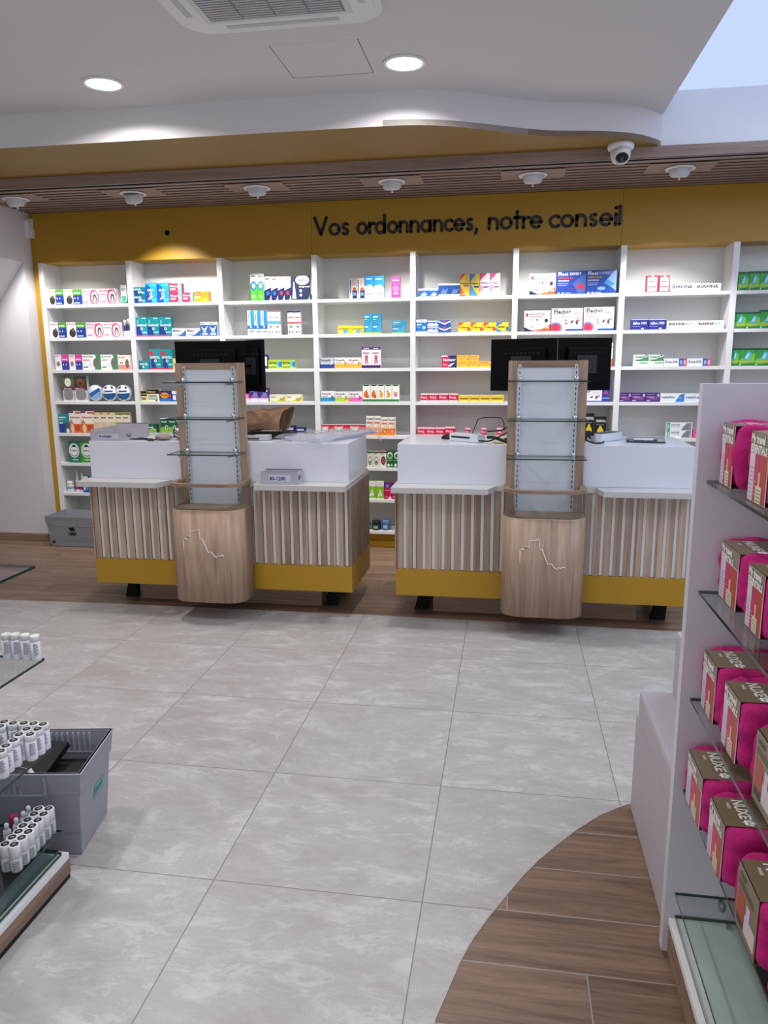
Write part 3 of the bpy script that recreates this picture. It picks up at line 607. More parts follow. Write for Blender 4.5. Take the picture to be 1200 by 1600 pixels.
 'opti': ('tall white carton with orange base', '#f3ece6', [(0,0,1,.38,'#ef8a30'),('o',.55,.22,.34,.14,'#e0601c'),('o',.55,.22,.18,.08,'#f4b078'),('t','Toplexil',.06,.82,.10,'#333333'),(.1,.62,.9,.72,'#e37a5a'),('p',[(0,.38),(1,.38),(1,.6),(0,.45)],'#f6c99a')]),
 'crGr': ('cream carton with dark green drop', '#e9e3d4', [(0,.88,1,1,'#2c5a3c'),('o',.5,.40,.34,.28,'#3d5d4c'),('o',.5,.40,.26,.22,'#e9e3d4'),('o',.5,.32,.18,.10,'#4c7d5c'),('t','Drill',.2,.80,.06,'#444444'),(0,0,1,.06,'#b9c9b0')]),
 'crRd': ('cream carton with dark red flower', '#e9e3d4', [(0,.88,1,1,'#7a2a30'),('o',.55,.42,.36,.28,'#3d3d3c'),('o',.6,.40,.26,.2,'#b5464c'),('t','Drill',.2,.80,.06,'#444444'),(0,0,1,.06,'#b9c9b0')]),
 'dkgr': ('dark green carton with white disc', '#1f6134', [('o',.5,.72,.4,.2,'#dfe9dc'),('o',.5,.70,.3,.12,'#2c7d44'),('o',.3,.14,.18,.09,'#dfe9dc'),('o',.75,.14,.14,.07,'#a9cfa4'),(.1,.4,.9,.46,'#7db58a')]),
 'wlim': ('white-topped lime carton with clover', '#8cc22a', [(0,.70,1,1,'#f1ebe8'),('o',.5,.34,.16,.10,W),('o',.36,.22,.14,.09,W),('o',.64,.24,.14,.09,W),('o',.5,.44,.12,.08,'#dbeebc'),('o',.5,.85,.05,.03,'#d25a7c'),(0,0,1,.06,'#c9dcae')]),
 'mage': ('magenta carton with violet top', '#c4134e', [('p',[(0,1),(1,1),(1,.75),(.5,.62),(0,.78)],'#4c2a86'),('o',.45,.80,.22,.10,'#8f86c8'),(.15,.52,.8,.56,'#f0a8c0'),('p',[(.5,0),(1,0),(.85,.22)],'#f0d8e0'),(.15,.12,.5,.16,'#f0a8c0')]),
 'bluL': ('low blue carton with white top', '#1f5fb8', [(0,.78,1,1,'#e6ecf3'),('p',[(.2,.2),(.6,.6),(.9,.3),(.7,.15)],'#bcd8f0'),(0,0,1,.1,'#c8dcf0')]),
 'bluT': ('blue carton with white top and starburst', '#1c4fa0', [(0,.86,1,1,'#e6ecf3'),('p',[(.2,.25),(.45,.6),(.6,.45),(.9,.65),(.7,.25)],'#5c93d6'),(0,0,1,.20,'#cfe0f2'),('o',.5,.4,.10,.06,'#d9483c')]),
 'ryel': ('tall yellow carton with red gradient corner', '#e6c23a', [('p',[(0,1),(.55,1),(0,.7)],'#d9485c'),('p',[(0,0),(.6,0),(0,.5)],'#d8622e'),('t','Doliprane',.06,.54,.08,'#2b2b3a'),(.4,.44,.9,.5,'#b9463c'),(.2,.08,.9,.12,'#f6ecc0')]),
 'byel': ('tall yellow and blue carton', '#e2c53c', [('p',[(0,1),(.6,1),(0,.6)],'#2b86d0'),('p',[(0,0),(.85,0),(0,.6)],'#4a9ad4'),('t','Doliprane',.06,.54,.08,'#2b2b3a'),(.45,.38,.95,.46,'#27408f')]),
 'rlil': ('tall pale lilac carton with red corner', '#efdfe8', [('p',[(0,1),(.7,1),(0,.68)],'#d04a78'),('p',[(0,.15),(.5,.4),(0,.5)],'#d49ac0'),('t','Doliprane',.06,.54,.08,'#4b3b4a'),(.4,.36,.9,.43,'#8c3f8a'),('p',[(0,0),(1,0),(1,.1),(0,.2)],W)]),
 'bluW2': ('blue carton with white top and pale pills', '#1f74c8', [(0,.80,1,1,'#eef2f6'),(.3,.86,.75,.93,'#8c8c90'),(.06,.58,.5,.68,'#bfe0f6'),('o',.72,.40,.14,.12,'#d9eefb'),(0,0,1,.12,'#dfeaf5'),(.06,.42,.4,.48,'#8fc4ee')]),
 'wblu': ('small white and blue carton', '#e6edf6', [(0,.45,1,.85,'#2667b8'),(.1,.5,.55,.68,'#f0c8d8'),('o',.8,.6,.12,.2,'#9cc8ea'),(0,0,1,.1,'#2667b8')]),
 'bluP': ('small blue carton with white cross pattern', '#234f9e', [('p',[(0,.9),(.5,.5),(1,.9),(1,.7),(.5,.3),(0,.7)],'#e3ebf4'),('o',.5,.78,.14,.14,'#c4485c')]),
 'yred': ('low yellow carton with red corner', '#ecc92a', [('p',[(0,1),(.5,1),(.1,.62),(0,.62)],'#d1452e'),('t','Doliprane',.08,.42,.2,'#3a3326'),('o',.85,.28,.13,.24,'#d1452e'),(0,0,1,.1,'#f2ead0')]),
 'yblu': ('low yellow carton with blue ends', '#e9d02c', [('p',[(0,1),(.55,1),(0,.5)],'#2c7fc0'),('p',[(0,0),(.6,0),(0,.4)],'#2c7fc0'),(.15,.45,.7,.58,'#57502c'),('o',.9,.3,.12,.25,'#2c6fb0')]),
 'bact': ('crimson and navy carton with swoosh', '#c21f4e', [('p',[(.55,0),(1,0),(1,1),(.5,1)],'#1c2568'),('t','bactopur',.12,.55,.24,W),(.1,.2,.35,.3,'#f0a8bc'),('p',[(.4,.1),(.62,.1),(.9,.42),(.6,.3)],W),(0,.9,.4,1,W)]),
 'dafa': ('small yellow carton with red line', '#f0bc2c', [(.05,.25,.95,.5,'#c65a1c'),(.08,.32,.9,.42,'#f6d68a'),(.05,.72,.8,.84,'#b58a1c')]),
 'crim': ('small crimson carton with white top', '#d5234e', [(0,.82,1,1,'#f0dfe4'),('t','Dacryo',.1,.42,.24,W),(0,0,1,.16,'#efd3da'),('o',.85,.55,.08,.1,'#8f1230')]),
 'yell': ('low yellow carton with brown line', '#e9cf28', [(.08,.35,.92,.58,'#8a6d1e'),(.08,.1,.7,.2,'#f4e89a'),(0,.85,1,1,'#f0dc5a')]),
 'swoo': ('white carton with orange and navy swoosh', '#f3f2f3', [('p',[(0,0),(.45,0),(.2,.10),(0,.22)],'#1f2550'),('p',[(.28,.03),(.55,0),(1,0),(1,.34),(.7,.12)],'#e2673a'),('o',.11,.80,.055,.09,'#b23a4c'),('t','alphyrenAirTigo',.20,.80,.085,'#6b6f78'),(.2,.70,.7,.735,'#d98a8c'),('o',.84,.52,.065,.09,'#2b2f3a'),(.26,.5,.28,.62,'#555555'),(.38,.5,.4,.62,'#555555'),('o',.5,.56,.03,.05,'#555555'),('o',.28,.25,.02,.03,'#c0392b'),('o',.33,.22,.02,.02,'#c0392b'),(.84,.14,.94,.22,W)]),
 'fexp': ('large royal blue carton with red gel patch', '#2547a8', [('p',[(.55,.45),(.8,.75),(1,.9),(1,.1),(.75,0)],'#4a6cb4'),('p',[(.66,.35),(.85,.15),(.98,.3),(.82,.48)],'#c9385a'),('t','Flect',.05,.80,.16,W,.34),('t','EXPERT',.45,.82,.11,'#e6eaf2',.38),(.05,.66,.55,.73,'#c8385e'),(.05,.55,.42,.60,'#dfe5f2'),(.05,.44,.4,.47,'#9fb2dc'),(.05,.36,.35,.39,'#9fb2dc'),('o',.08,.05,.04,.03,W),('o',.22,.05,.04,.03,W),(.3,.04,.5,.06,W),('p',[(.35,.22),(.6,.2),(.6,.24)],'#b04a7c')]),
 'fexb': ('large royal blue carton with pale blue patch', '#2547a8', [('p',[(.6,.45),(.9,.95),(1,1),(1,.1),(.8,.3)],'#8fb2dc'),('p',[(.58,.48),(.82,.3),(.95,.42),(.72,.58)],'#3f8fd0'),('t','Flect',.05,.80,.16,W,.34),('t','EXPERT',.42,.82,.11,'#aebce0',.42),(.05,.66,.52,.74,'#a08c5c'),(.05,.55,.42,.60,'#b9c4e2'),(.05,.44,.4,.47,'#9fb2dc'),(.05,.36,.35,.39,'#9fb2dc'),('o',.5,.22,.14,.08,'#7fb4e0'),('o',.08,.05,.04,.03,W),('o',.22,.05,.04,.03,W),(.3,.04,.5,.06,W)]),
 'flec': ('large white carton with red and blue glow spot', '#f2f2f4', [('o',.14,.12,.22,.28,'#7f8fc8'),('o',.14,.12,.16,.21,'#c9385a'),('o',.14,.12,.07,.09,'#e22a48'),('t','Flector',.08,.78,.18,'#2e3340',.55),(.08,.745,.42,.76,'#4b5468'),(.08,.61,.6,.64,'#dba0b0'),(.5,0,1,.09,'#27508f'),('p',[(.42,0),(.5,0),(.5,.09)],'#27508f'),(.45,.42,.48,.52,'#444444'),(.44,.32,.52,.36,'#555555'),('p',[(.6,.36),(.68,.36),(.72,.5),(.66,.46)],'#444444'),('o',.82,.38,.04,.10,'#555555'),('o',.88,.52,.055,.07,'#c9385a'),('o',.88,.52,.035,.045,'#f2f2f4'),(.68,.78,.92,.81,'#c9b2b8')]),
 'navt': ('tall narrow royal blue carton', '#2a3f9c', [(.1,.15,.9,.2,'#a9b6e4'),('p',[(.1,.4),(.9,.3),(.5,.55)],'#b5467c'),(.15,.8,.8,.86,'#c8d0ee')]),
 'synt': ('black carton with yellow spray shape', '#15130f', [('t','SYNTHOL',.10,.74,.12,W),('o',.5,.30,.28,.16,'#e8c922'),('o',.5,.44,.14,.12,'#e8c922'),(.1,.6,.8,.63,'#8c8c8c'),('p',[(.1,.06),(.9,.06),(.7,.2),(.3,.2)],'#f0dc4a')]),
 'redf': ('upright white carton framed in red', '#c5244c', [(.12,.06,.9,.90,'#f4eef0'),(.2,.62,.72,.68,'#7a4a56'),(.16,.30,.86,.36,'#c5244c'),(.2,.76,.7,.79,'#b9a2aa'),('o',.52,.95,.1,.05,'#f4eef0')]),
 'biaf': ('long low white carton with black capitals', '#f1f1f3', [('t','BIAFINE',.08,.42,.38,'#17171a',.82),(.3,.18,.68,.24,'#a8a8ae')]),
 'biaa': ('long low white carton, black and teal capitals', '#f1f1f3', [('t','BIAFINE',.08,.48,.30,'#17171a',.54),('t','ACT',.64,.48,.30,'#6fa9a6',.24),(.3,.22,.82,.27,'#b8c2c4')]),
 'daff': ('low royal blue carton with white lettering', '#26308f', [('t','daflon 1000',.1,.52,.26,W,.8),(.06,.3,.55,.36,'#8a93d2'),(0,0,1,.03,'#c9cde8'),(.6,.08,.75,.2,'#d6daf2'),(0,.93,1,1,'#b9bfe6')]),
 'wgrn': ('low white carton with green stripes', '#eef2ee', [('p',[(.1,.45),(1,.45),(1,.85),(.7,.7)],'#3f9a5c'),('t','Cicatryl',.06,.72,.2,'#2c6a44'),(.4,.25,.95,.34,'#57b07a'),('o',.85,.93,.07,.07,'#4c6a58'),(.06,.52,.5,.58,'#1f7a42')]),
 'deno': ('long low white carton with blue and red end', '#f0f0f2', [(.66,0,.84,1,'#2f62b8'),(.84,0,1,1,'#d2466c'),('t','Dona Soft',.06,.42,.34,'#5a5a66',.54),('o',.76,.5,.05,.3,'#8fc0e8'),(.88,.2,.96,.8,'#f0b0c4')]),
 'viol': ('low violet carton with pale ring corner', '#4c2f74', [('o',.90,.72,.08,.18,'#c9bfe0'),('p',[(.2,.25),(.9,.25),(.8,.55),(.3,.6)],'#7f4f9c'),(.1,.48,.6,.58,'#d98ac0'),(.08,.1,.35,.18,'#c9bfe0'),(.08,.78,.6,.84,'#9f86c2')]),
 'ceta': ('long low white carton with blue wedge', '#eff1f4', [('p',[(.62,0),(1,0),(1,1),(.82,.85)],'#2f86cc'),('t','cetavlon',.04,.42,.36,'#3c6f9c',.56),(.05,.18,.5,.22,'#7fa6c4'),(.8,.45,.9,.52,'#dfeefa')]),
 'onct': ('long white carton with teal end', '#f0f1f2', [(0,0,.11,1,'#2f9c86'),(.03,.2,.08,.8,'#9fdccc'),('t','ONCTOSE',.15,.62,.22,'#5a5f66',.34),('p',[(.56,.05),(.64,.5),(.7,.7),(.78,.95),(.9,.95),(.9,.05)],'#7d8488'),(.92,0,.95,1,'#4a4f52'),(.15,.45,.5,.49,'#a9adb2')]),
 'nico': ('bright green carton with pale blue peak', '#2f9a3c', [(0,.88,1,1,'#174f2c'),('p',[(0,0),(1,0),(1,.7),(.5,.55),(0,.3)],'#7fc23c'),('p',[(0,0),(1,0),(1,.16),(0,.10)],'#1f7a34'),('p',[(.28,.35),(.66,.30),(.80,.72),(.55,.82)],'#4fb6d6'),('p',[(.38,.42),(.58,.40),(.66,.66),(.52,.7)],'#a6e0ee'),(.1,.22,.85,.26,'#f0b84a'),('o',.1,.06,.05,.03,W)]),
}
BAYN = ['leftmost', 'second', 'third', 'fourth', 'fifth', 'sixth', 'seventh', 'rightmost']
ROWN = ['top', 'second', 'third', 'fourth', 'fifth', 'sixth', 'seventh', 'lowest']
ORD = ['first', 'second', 'third', 'fourth', 'fifth', 'sixth', 'seventh', 'eighth', 'ninth']
def inset(P):   # keep patches inside the face
    return [(min(max(a, 0.003), .997), min(max(c, 0.003), .997)) for a, c in P]
def carton(x0, x1, z0, h, key, depth):
    desc, base, pats = D[key]; wd = x1-x0; y = FY+0.022
    b = B(); b.box(x0+.0006, y, z0, x1-.0006, y+depth, z0+h, mat(base, .4))
    for n, p in enumerate(pats):
        yy = y-0.00025*(n+1)
        if p[0] == 't':
            wm = (p[6] if len(p) > 6 else .9-p[2]*.5)*wd
            b.text(p[1], (x0+p[2]*wd, yy, z0+p[3]*h), (1, 0, 0), (0, 0, 1), p[4]*h, mat(p[5], .5), wm, 0.03, 1, 0, stretch=len(p) > 6)
            continue
        if p[0] == 'o':
            pts = [(p[1]+p[3]*math.cos(a*PI/8), p[2]+p[4]*math.sin(a*PI/8)) for a in range(16)]; c = p[5]
        elif p[0] == 'p': pts, c = p[1], p[2]
        else: pts, c = [(p[0], p[1]), (p[2], p[1]), (p[2], p[3]), (p[0], p[3])], p[4]
        pts = inset(pts); f = b.face([(x0+u*wd, yy, z0+v*h) for u, v in pts], mat(c, .4))
        f.normal_update()
        if f.normal.y > 0: f.normal_flip()
    return b
def goods(kind, x0, x1, z0, h):
    cx, r, y = (x0+x1)/2, (x1-x0)/2*0.96, FY+0.06; b = B()
    if kind.startswith('tin'):
        r = h/2*0.98; c = (cx, FY+0.05, z0+h/2)
        base = '#c9d3de' if kind == 'tinA' else '#e4e6ea'
        b.lathe([(r, -.018), (r, .016), (r*.96, .018), (r*.94, .016)], c, mat('#aeb6be', .3, .4), 36, 'y')
        b.lathe([(r*.93, -.0181), (r*.93, -.0186), (0, -.0187)], c, mat(base, .35), 36, 'y')
        def pt(u, v): return (cx+u*r, FY+0.05-.0190, z0+h/2+v*r)
        if kind == 'tinA':
            fs = [[(-.85,-.1),(-.6,-.55),(.8,.25),(.55,.68)], ]; cs = ['#2c62a8']; fs.append([(-.6,-.6),(0,-.88),(.6,-.6),(.85,-.1),(.8,.2)]); cs.append('#7fa6cc')
        else:
            fs = [[(-.88,-.1),(-.7,-.55),(-.2,-.86),(.4,-.8),(.8,-.4),(.88,.0)], [(-.6,.1),(.5,.1),(.5,.3),(-.6,.3)], [(-.7,.5),(-.3,.55),(-.2,.85),(-.5,.75)], [(.2,.6),(.5,.5),(.6,.65),(.3,.85)]]; cs = ['#1f4f86', '#31558c', '#7c2a5c', '#2b3a66']
        for k, (P, c_) in enumerate(zip(fs, cs)):
            f = b.face([(x, y_-.0002*k, z) for x, y_, z in [pt(*p) for p in P]], mat(c_, .4)); f.normal_update()
            if f.normal.y > 0: f.normal_flip()
        return b, 'round_tin', ('round silver tin with blue diagonal label' if kind == 'tinA' else 'round silver tin with white and navy label'), 'tin'
    if kind == 'tubeG':
        b.lathe([(r*.75, 0), (r*.78, .018)], (cx, y, z0), mat('#2f9c7c', .4), 20)
        b.prism([(cx-r*.8, z0+.018), (cx+r*.8, z0+.018), (cx+r, z0+h), (cx-r, z0+h)], y-.012, y+.012, mat('#e3e6e6', .4), 'y')
        b.box(cx-r*.7, y-.0125, z0+.02, cx+r*.7, y-.0121, z0+h*.42, mat('#4cb093', .4)); b.text('DC', (cx-r*.6, y-.0126, z0+h*.7), (1, 0, 0), (0, 0, 1), .02, mat('#3b3b3b'), r*1.2, .03, 1, 0)
        return b, 'cream_tube', 'white tube with green cap end', 'tube'
    if kind == 'botN':
        b.lathe([(r, 0), (r, h*.35), (r, h*.62), (r*.9, h*.7), (r*.5, h*.76), (r*.5, h*.8), (r*.62, h*.8), (r*.62, h)], (cx, y, z0), None, 20, mats=[mat('#e6e6ea', .4), mat('#2a3560', .4), mat('#2a3560', .4), mat('#2a3560', .4), WHITE, WHITE, WHITE])
        return b, 'spray_bottle', 'small navy and white bottle', 'bottle'
    if kind == 'jarW':
        b.lathe([(r, 0), (r, h*.28), (r, h*.5), (r*.95, h*.62), (r*.9, h*.66), (r*.92, h*.67), (r*.92, h*.95), (r*.8, h)], (cx, y, z0), None, 24, mats=[WHITE, mat('#7ba3b4', .4), WHITE, WHITE, WHITE, WHITE, WHITE])
        return b, 'pill_jar', 'white plastic jar with blue label', 'jar'
    if kind == 'sprP':
        b.lathe([(r, 0), (r, h*.12), (r, h*.4), (r, h*.52), (r*.6, h*.6), (r*.45, h*.66), (r*.45, h*.75), (r*.25, h*.78), (r*.25, h)], (cx, y, z0), None, 20, mats=[WHITE, mat('#a0306e', .4), mat('#6a3f96', .4), WHITE, WHITE, WHITE, WHITE, WHITE])
        return b, 'spray_bottle', 'white spray bottle with purple and pink label', 'bottle'
    col, desc = {'jarG': ('#7c8088', 'grey jar half hidden by the counter'), 'jarB': ('#18241f', 'black jar with green label'), 'jarS': ('#3f628f', 'slate blue jar'), 'jarO': ('#6e7058', 'low olive grey jar')}[kind]
    b.lathe([(r*.96, 0), (r, h*.04), (r, h*.62), (r*.93, h*.66), (r*.95, h*.68), (r*.95, h*.96), (r*.85, h)], (cx, y, z0), None, 28,
            mats=[mat(col, .4)]*3+[mat({'jarB': '#0e1412', 'jarS': '#6486ae', 'jarO': '#9ba08c', 'jarG': '#5c5f66'}[kind], .35)]*3)
    b.box(cx-r*.5, y-r-.0006, z0+h*.2, cx+r*.5, y-r+.004, z0+h*.5, mat({'jarB': '#7fae96', 'jarS': '#a9c0d8', 'jarO': '#c4c7b5', 'jarG': '#b0b3b8'}[kind], .4))
    return b, 'pill_jar', desc, 'jar'
PRODUCTS=[
 (1,1,[(-3.684,-3.528,0.121,'dogG'),(-3.528,-3.367,0.117,'dogG'),(-3.367,-3.229,0.118,'dogP'),(-3.226,-3.076,0.118,'dogP'),(-3.053,-2.997,0.144,'@tubeG')]),
 (1,2,[(-3.682,-3.528,0.123,'dogG'),(-3.527,-3.36,0.121,'dogG'),(-3.357,-3.208,0.118,'dogP'),(-3.208,-3.062,0.116,'dogP'),(-3.056,-3.023,0.133,'@botN'),(-3.023,-2.99,0.142,'@botN')]),
 (1,3,[(-3.654,-3.53,0.124,'dogM'),(-3.53,-3.414,0.123,'dogM'),(-3.413,-3.252,0.121,'catG'),(-3.251,-3.105,0.12,'catG'),(-3.101,-3.0,0.114,'salm')]),
 (1,4,[(-3.609,-3.508,0.202,'dogT'),(-3.506,-3.39,0.202,'dogT2'),(-3.389,-3.27,0.135,'@tinA'),(-3.265,-3.147,0.135,'@tinB'),(-3.142,-3.025,0.134,'@tinB')]),
 (1,5,[(-3.687,-3.578,0.155,'tealB'),(-3.575,-3.47,0.179,'adv'),(-3.469,-3.359,0.179,'adv'),(-3.357,-3.293,0.169,'milR'),(-3.291,-3.23,0.169,'milR'),(-3.229,-3.164,0.169,'milR'),(-3.161,-3.1,0.169,'milG'),(-3.099,-3.038,0.17,'milG')]),
 (1,6,[(-3.606,-3.5,0.176,'vetD'),(-3.499,-3.387,0.177,'vetL')]),
 (1,7,[(-3.667,-3.602,0.092,'@jarW'),(-3.594,-3.553,0.174,'@sprP'),(-3.551,-3.504,0.159,'@sprP'),(-3.501,-3.453,0.138,'blwh')]),
 (2,1,[(-2.939,-2.83,0.061,'tealS',2),(-2.828,-2.733,0.153,'cyan'),(-2.731,-2.632,0.151,'cyan'),(-2.63,-2.528,0.072,'pinkC',2),(-2.526,-2.434,0.074,'pinkC'),(-2.431,-2.309,0.079,'oran')]),
 (2,2,[(-2.93,-2.832,0.152,'teal'),(-2.83,-2.733,0.151,'teal'),(-2.732,-2.628,0.149,'teal'),(-2.628,-2.513,0.062,'maxi'),(-2.512,-2.394,0.06,'maxi'),(-2.39,-2.323,0.107,'maxt'),(-2.321,-2.253,0.106,'maxt')]),
 (2,3,[(-2.944,-2.84,0.069,'tealL'),(-2.834,-2.736,0.158,'tealR'),(-2.735,-2.636,0.157,'tealR'),(-2.636,-2.587,0.085,'yelP')]),
 (2,4,[(-2.944,-2.876,0.083,'blkY'),(-2.873,-2.77,0.098,'blkC'),(-2.768,-2.664,0.083,'oraN'),(-2.661,-2.582,0.083,'blwh')]),
 (2,5,[(-2.932,-2.813,0.077,'grnW'),(-2.776,-2.709,0.127,'grnT'),(-2.708,-2.641,0.127,'grnT')]),
 (3,1,[(-1.97,-1.916,0.202,'gbw'),(-1.915,-1.862,0.2,'gbw'),(-1.859,-1.807,0.176,'navW'),(-1.805,-1.754,0.174,'navW'),(-1.753,-1.702,0.173,'navR'),(-1.701,-1.651,0.172,'navR'),(-1.649,-1.505,0.176,'mari')]),
 (3,2,[(-2.004,-1.951,0.185,'prol'),(-1.949,-1.898,0.184,'prol'),(-1.897,-1.847,0.183,'prol'),(-1.845,-1.793,0.182,'wmag'),(-1.791,-1.74,0.181,'wmag'),(-1.684,-1.632,0.18,'wred'),(-1.63,-1.58,0.179,'wred')]),
 (3,3,[(-1.926,-1.853,0.109,'purp'),(-1.851,-1.744,0.067,'zyr'),(-1.742,-1.633,0.066,'zyr')]),
 (3,4,[(-2.078,-2.013,0.102,'ferP'),(-2.011,-1.936,0.107,'ferV'),(-1.935,-1.858,0.106,'ferV'),(-1.851,-1.725,0.054,'crLi'),(-1.723,-1.592,0.054,'crLi')]),
 (3,5,[(-1.836,-1.758,0.096,'grnT'),(-1.749,-1.651,0.071,'navy'),(-1.649,-1.571,0.059,'navy')]),
 (4,1,[(-1.199,-1.141,0.15,'mari2'),(-1.14,-1.083,0.149,'mari2'),(-1.081,-1.012,0.163,'bluW'),(-1.01,-0.934,0.161,'bluW'),(-0.88,-0.813,0.152,'pink')]),
 (4,2,[(-1.29,-1.191,0.062,'lyso'),(-1.19,-1.092,0.06,'lyso'),(-1.088,-1.027,0.146,'tblu'),(-1.026,-0.955,0.145,'tblu'),(-0.877,-0.773,0.093,'tblu')]),
 (4,3,[(-1.436,-1.328,0.082,'strB'),(-1.323,-1.219,0.081,'strO'),(-1.218,-1.113,0.08,'strO'),(-1.11,-1.037,0.16,'pwfig'),(-1.036,-0.964,0.159,'pwfig')]),
 (4,4,[(-1.435,-1.326,0.079,'strC'),(-1.323,-1.217,0.076,'strL'),(-1.216,-1.108,0.076,'strP'),(-1.106,-1.049,0.131,'fruO'),(-1.047,-0.991,0.131,'fruO'),(-0.99,-0.937,0.131,'fruY'),(-0.935,-0.881,0.131,'fruY'),(-0.879,-0.823,0.131,'fruK')]),
 (4,5,[(-1.457,-1.33,0.081,'redW'),(-1.329,-1.208,0.082,'redW'),(-1.206,-1.086,0.082,'redW'),(-1.082,-1.025,0.149,'opti'),(-1.024,-0.969,0.149,'opti'),(-0.967,-0.911,0.14,'opti'),(-0.91,-0.854,0.14,'opti')]),
 (4,6,[(-1.077,-1.032,0.125,'crGr'),(-1.03,-0.979,0.125,'crGr'),(-0.978,-0.925,0.126,'crRd'),(-0.924,-0.871,0.131,'dkgr'),(-0.87,-0.817,0.132,'dkgr')]),
 (4,7,[(-1.077,-1.01,0.144,'wlim'),(-1.008,-0.947,0.145,'wlim'),(-0.946,-0.886,0.131,'mage'),(-0.885,-0.826,0.132,'mage')]),
 (4,8,[(-1.099,-1.058,0.058,'@jarG'),(-1.053,-0.977,0.072,'@jarB'),(-0.973,-0.904,0.082,'@jarS'),(-0.895,-0.842,0.03,'@jarO')]),
 (5,1,[(-0.678,-0.604,0.063,'bluL'),(-0.603,-0.531,0.061,'bluL'),(-0.528,-0.449,0.095,'bluT'),(-0.448,-0.372,0.094,'bluT'),(-0.371,-0.301,0.159,'ryel'),(-0.3,-0.229,0.157,'byel'),(-0.227,-0.155,0.16,'rlil'),(-0.153,-0.081,0.158,'rlil')]),
 (5,2,[(-0.713,-0.613,0.097,'bluW2'),(-0.611,-0.529,0.044,'wblu',2),(-0.528,-0.438,0.045,'bluP',2),(-0.381,-0.289,0.073,'yred'),(-0.288,-0.195,0.071,'yred'),(-0.194,-0.103,0.07,'yred'),(-0.102,-0.014,0.069,'yblu')]),
 (5,3,[(-0.502,-0.392,0.089,'bact'),(-0.388,-0.301,0.045,'dafa',2),(-0.3,-0.224,0.045,'dafa',2),(-0.222,-0.131,0.047,'dafa')]),
 (5,4,[(-0.661,-0.595,0.063,'crim'),(-0.594,-0.525,0.063,'crim'),(-0.523,-0.45,0.063,'crim'),(-0.448,-0.375,0.063,'crim'),(-0.37,-0.291,0.049,'yell'),(-0.289,-0.213,0.049,'yell'),(-0.211,-0.136,0.049,'yell'),(-0.134,-0.036,0.049,'yell')]),
 (5,5,[(-0.685,-0.616,0.066,'crim'),(-0.615,-0.544,0.066,'crim'),(-0.543,-0.474,0.066,'crim'),(-0.473,-0.394,0.072,'crim'),(-0.319,-0.28,0.063,'crim'),(-0.198,-0.16,0.064,'crim'),(-0.083,-0.04,0.065,'crim')]),
 (6,1,[(0.129,0.312,0.148,'swoo'),(0.319,0.524,0.16,'fexp'),(0.526,0.734,0.161,'fexb')]),
 (6,2,[(0.098,0.285,0.147,'swoo'),(0.292,0.511,0.16,'flec'),(0.52,0.729,0.164,'flec')]),
 (6,3,[(0.589,0.733,0.168,'swoo')]),
 (6,4,[(0.456,0.672,0.088,'flec'),(0.672,0.728,0.157,'navt')]),
 (6,5,[(0.553,0.626,0.175,'synt'),(0.63,0.713,0.151,'synt')]),
 (7,1,[(0.935,1.019,0.115,'redf'),(1.021,1.095,0.113,'redf'),(1.101,1.265,0.057,'biaf'),(1.267,1.437,0.055,'biaf')]),
 (7,2,[(0.849,0.967,0.075,'daff'),(0.969,1.089,0.073,'daff'),(1.092,1.29,0.061,'biaa'),(1.292,1.477,0.06,'biaa')]),
 (7,3,[(0.882,0.982,0.084,'wgrn'),(0.983,1.085,0.083,'wgrn'),(1.088,1.245,0.055,'deno'),(1.247,1.407,0.054,'deno')]),
 (7,4,[(0.777,0.876,0.066,'viol'),(0.877,0.977,0.066,'viol'),(0.978,1.076,0.066,'viol'),(1.081,1.244,0.06,'ceta'),(1.246,1.412,0.059,'ceta')]),
 (7,5,[(1.142,1.315,0.055,'onct',2),(1.321,1.4,0.062,'pink')]),
 (8,1,[(1.547,1.615,0.124,'nico'),(1.616,1.686,0.127,'nico'),(1.687,1.767,0.127,'nico')]),
 (8,2,[(1.536,1.619,0.112,'nico'),(1.62,1.711,0.112,'nico'),(1.711,1.806,0.126,'nico')]),
 (8,3,[(1.53,1.59,0.123,'nico'),(1.591,1.698,0.123,'nico'),(1.699,1.812,0.122,'nico')]),
]
for bay, row, items in PRODUCTS:
    z = SZ[row-1]+0.0005
    where = '%s shelf, %s bay' % (ROWN[row-1], BAYN[bay-1])
    grp = 'goods on the %s shelf of the %s bay' % (ROWN[row-1], BAYN[bay-1])
    for i, it in enumerate(items):
        x0, x1, h, key = it[:4]; n = it[4] if len(it) > 4 else 1
        lo, hi = STX[bay-1]+0.042, STX[bay]-0.002
        x0, x1 = max(x0, lo), min(x1, hi)
        at = '%s from left, %s' % (ORD[i], where)
        if len((D[it[3].strip('@')][0] if it[3][0] != '@' else '').split())+(4 if len(it) > 4 else 0) > 9: at = '%s on %s' % (ORD[i], where)
        if key[0] == '@':
            b, nm, desc, cat = goods(key[1:], x0, x1, z, h)
            tag(b.obj(nm, origin=((x0+x1)/2, FY+.06, z)), desc+', '+at, cat, grp); continue
        for k in range(n):
            dp = 0.035 if h > 0.09 else 0.05
            if x1-x0 > 0.15: dp = 0.06
            b = carton(x0, x1, z+k*h, h-0.0006, key, dp)
            st = ('' if n == 1 else (', lower of two' if k == 0 else ', upper of two'))
            tag(b.obj('medicine_carton', origin=((x0+x1)/2, FY+.04, z+k*h)), D[key][0]+st+', '+at, 'box', grp)

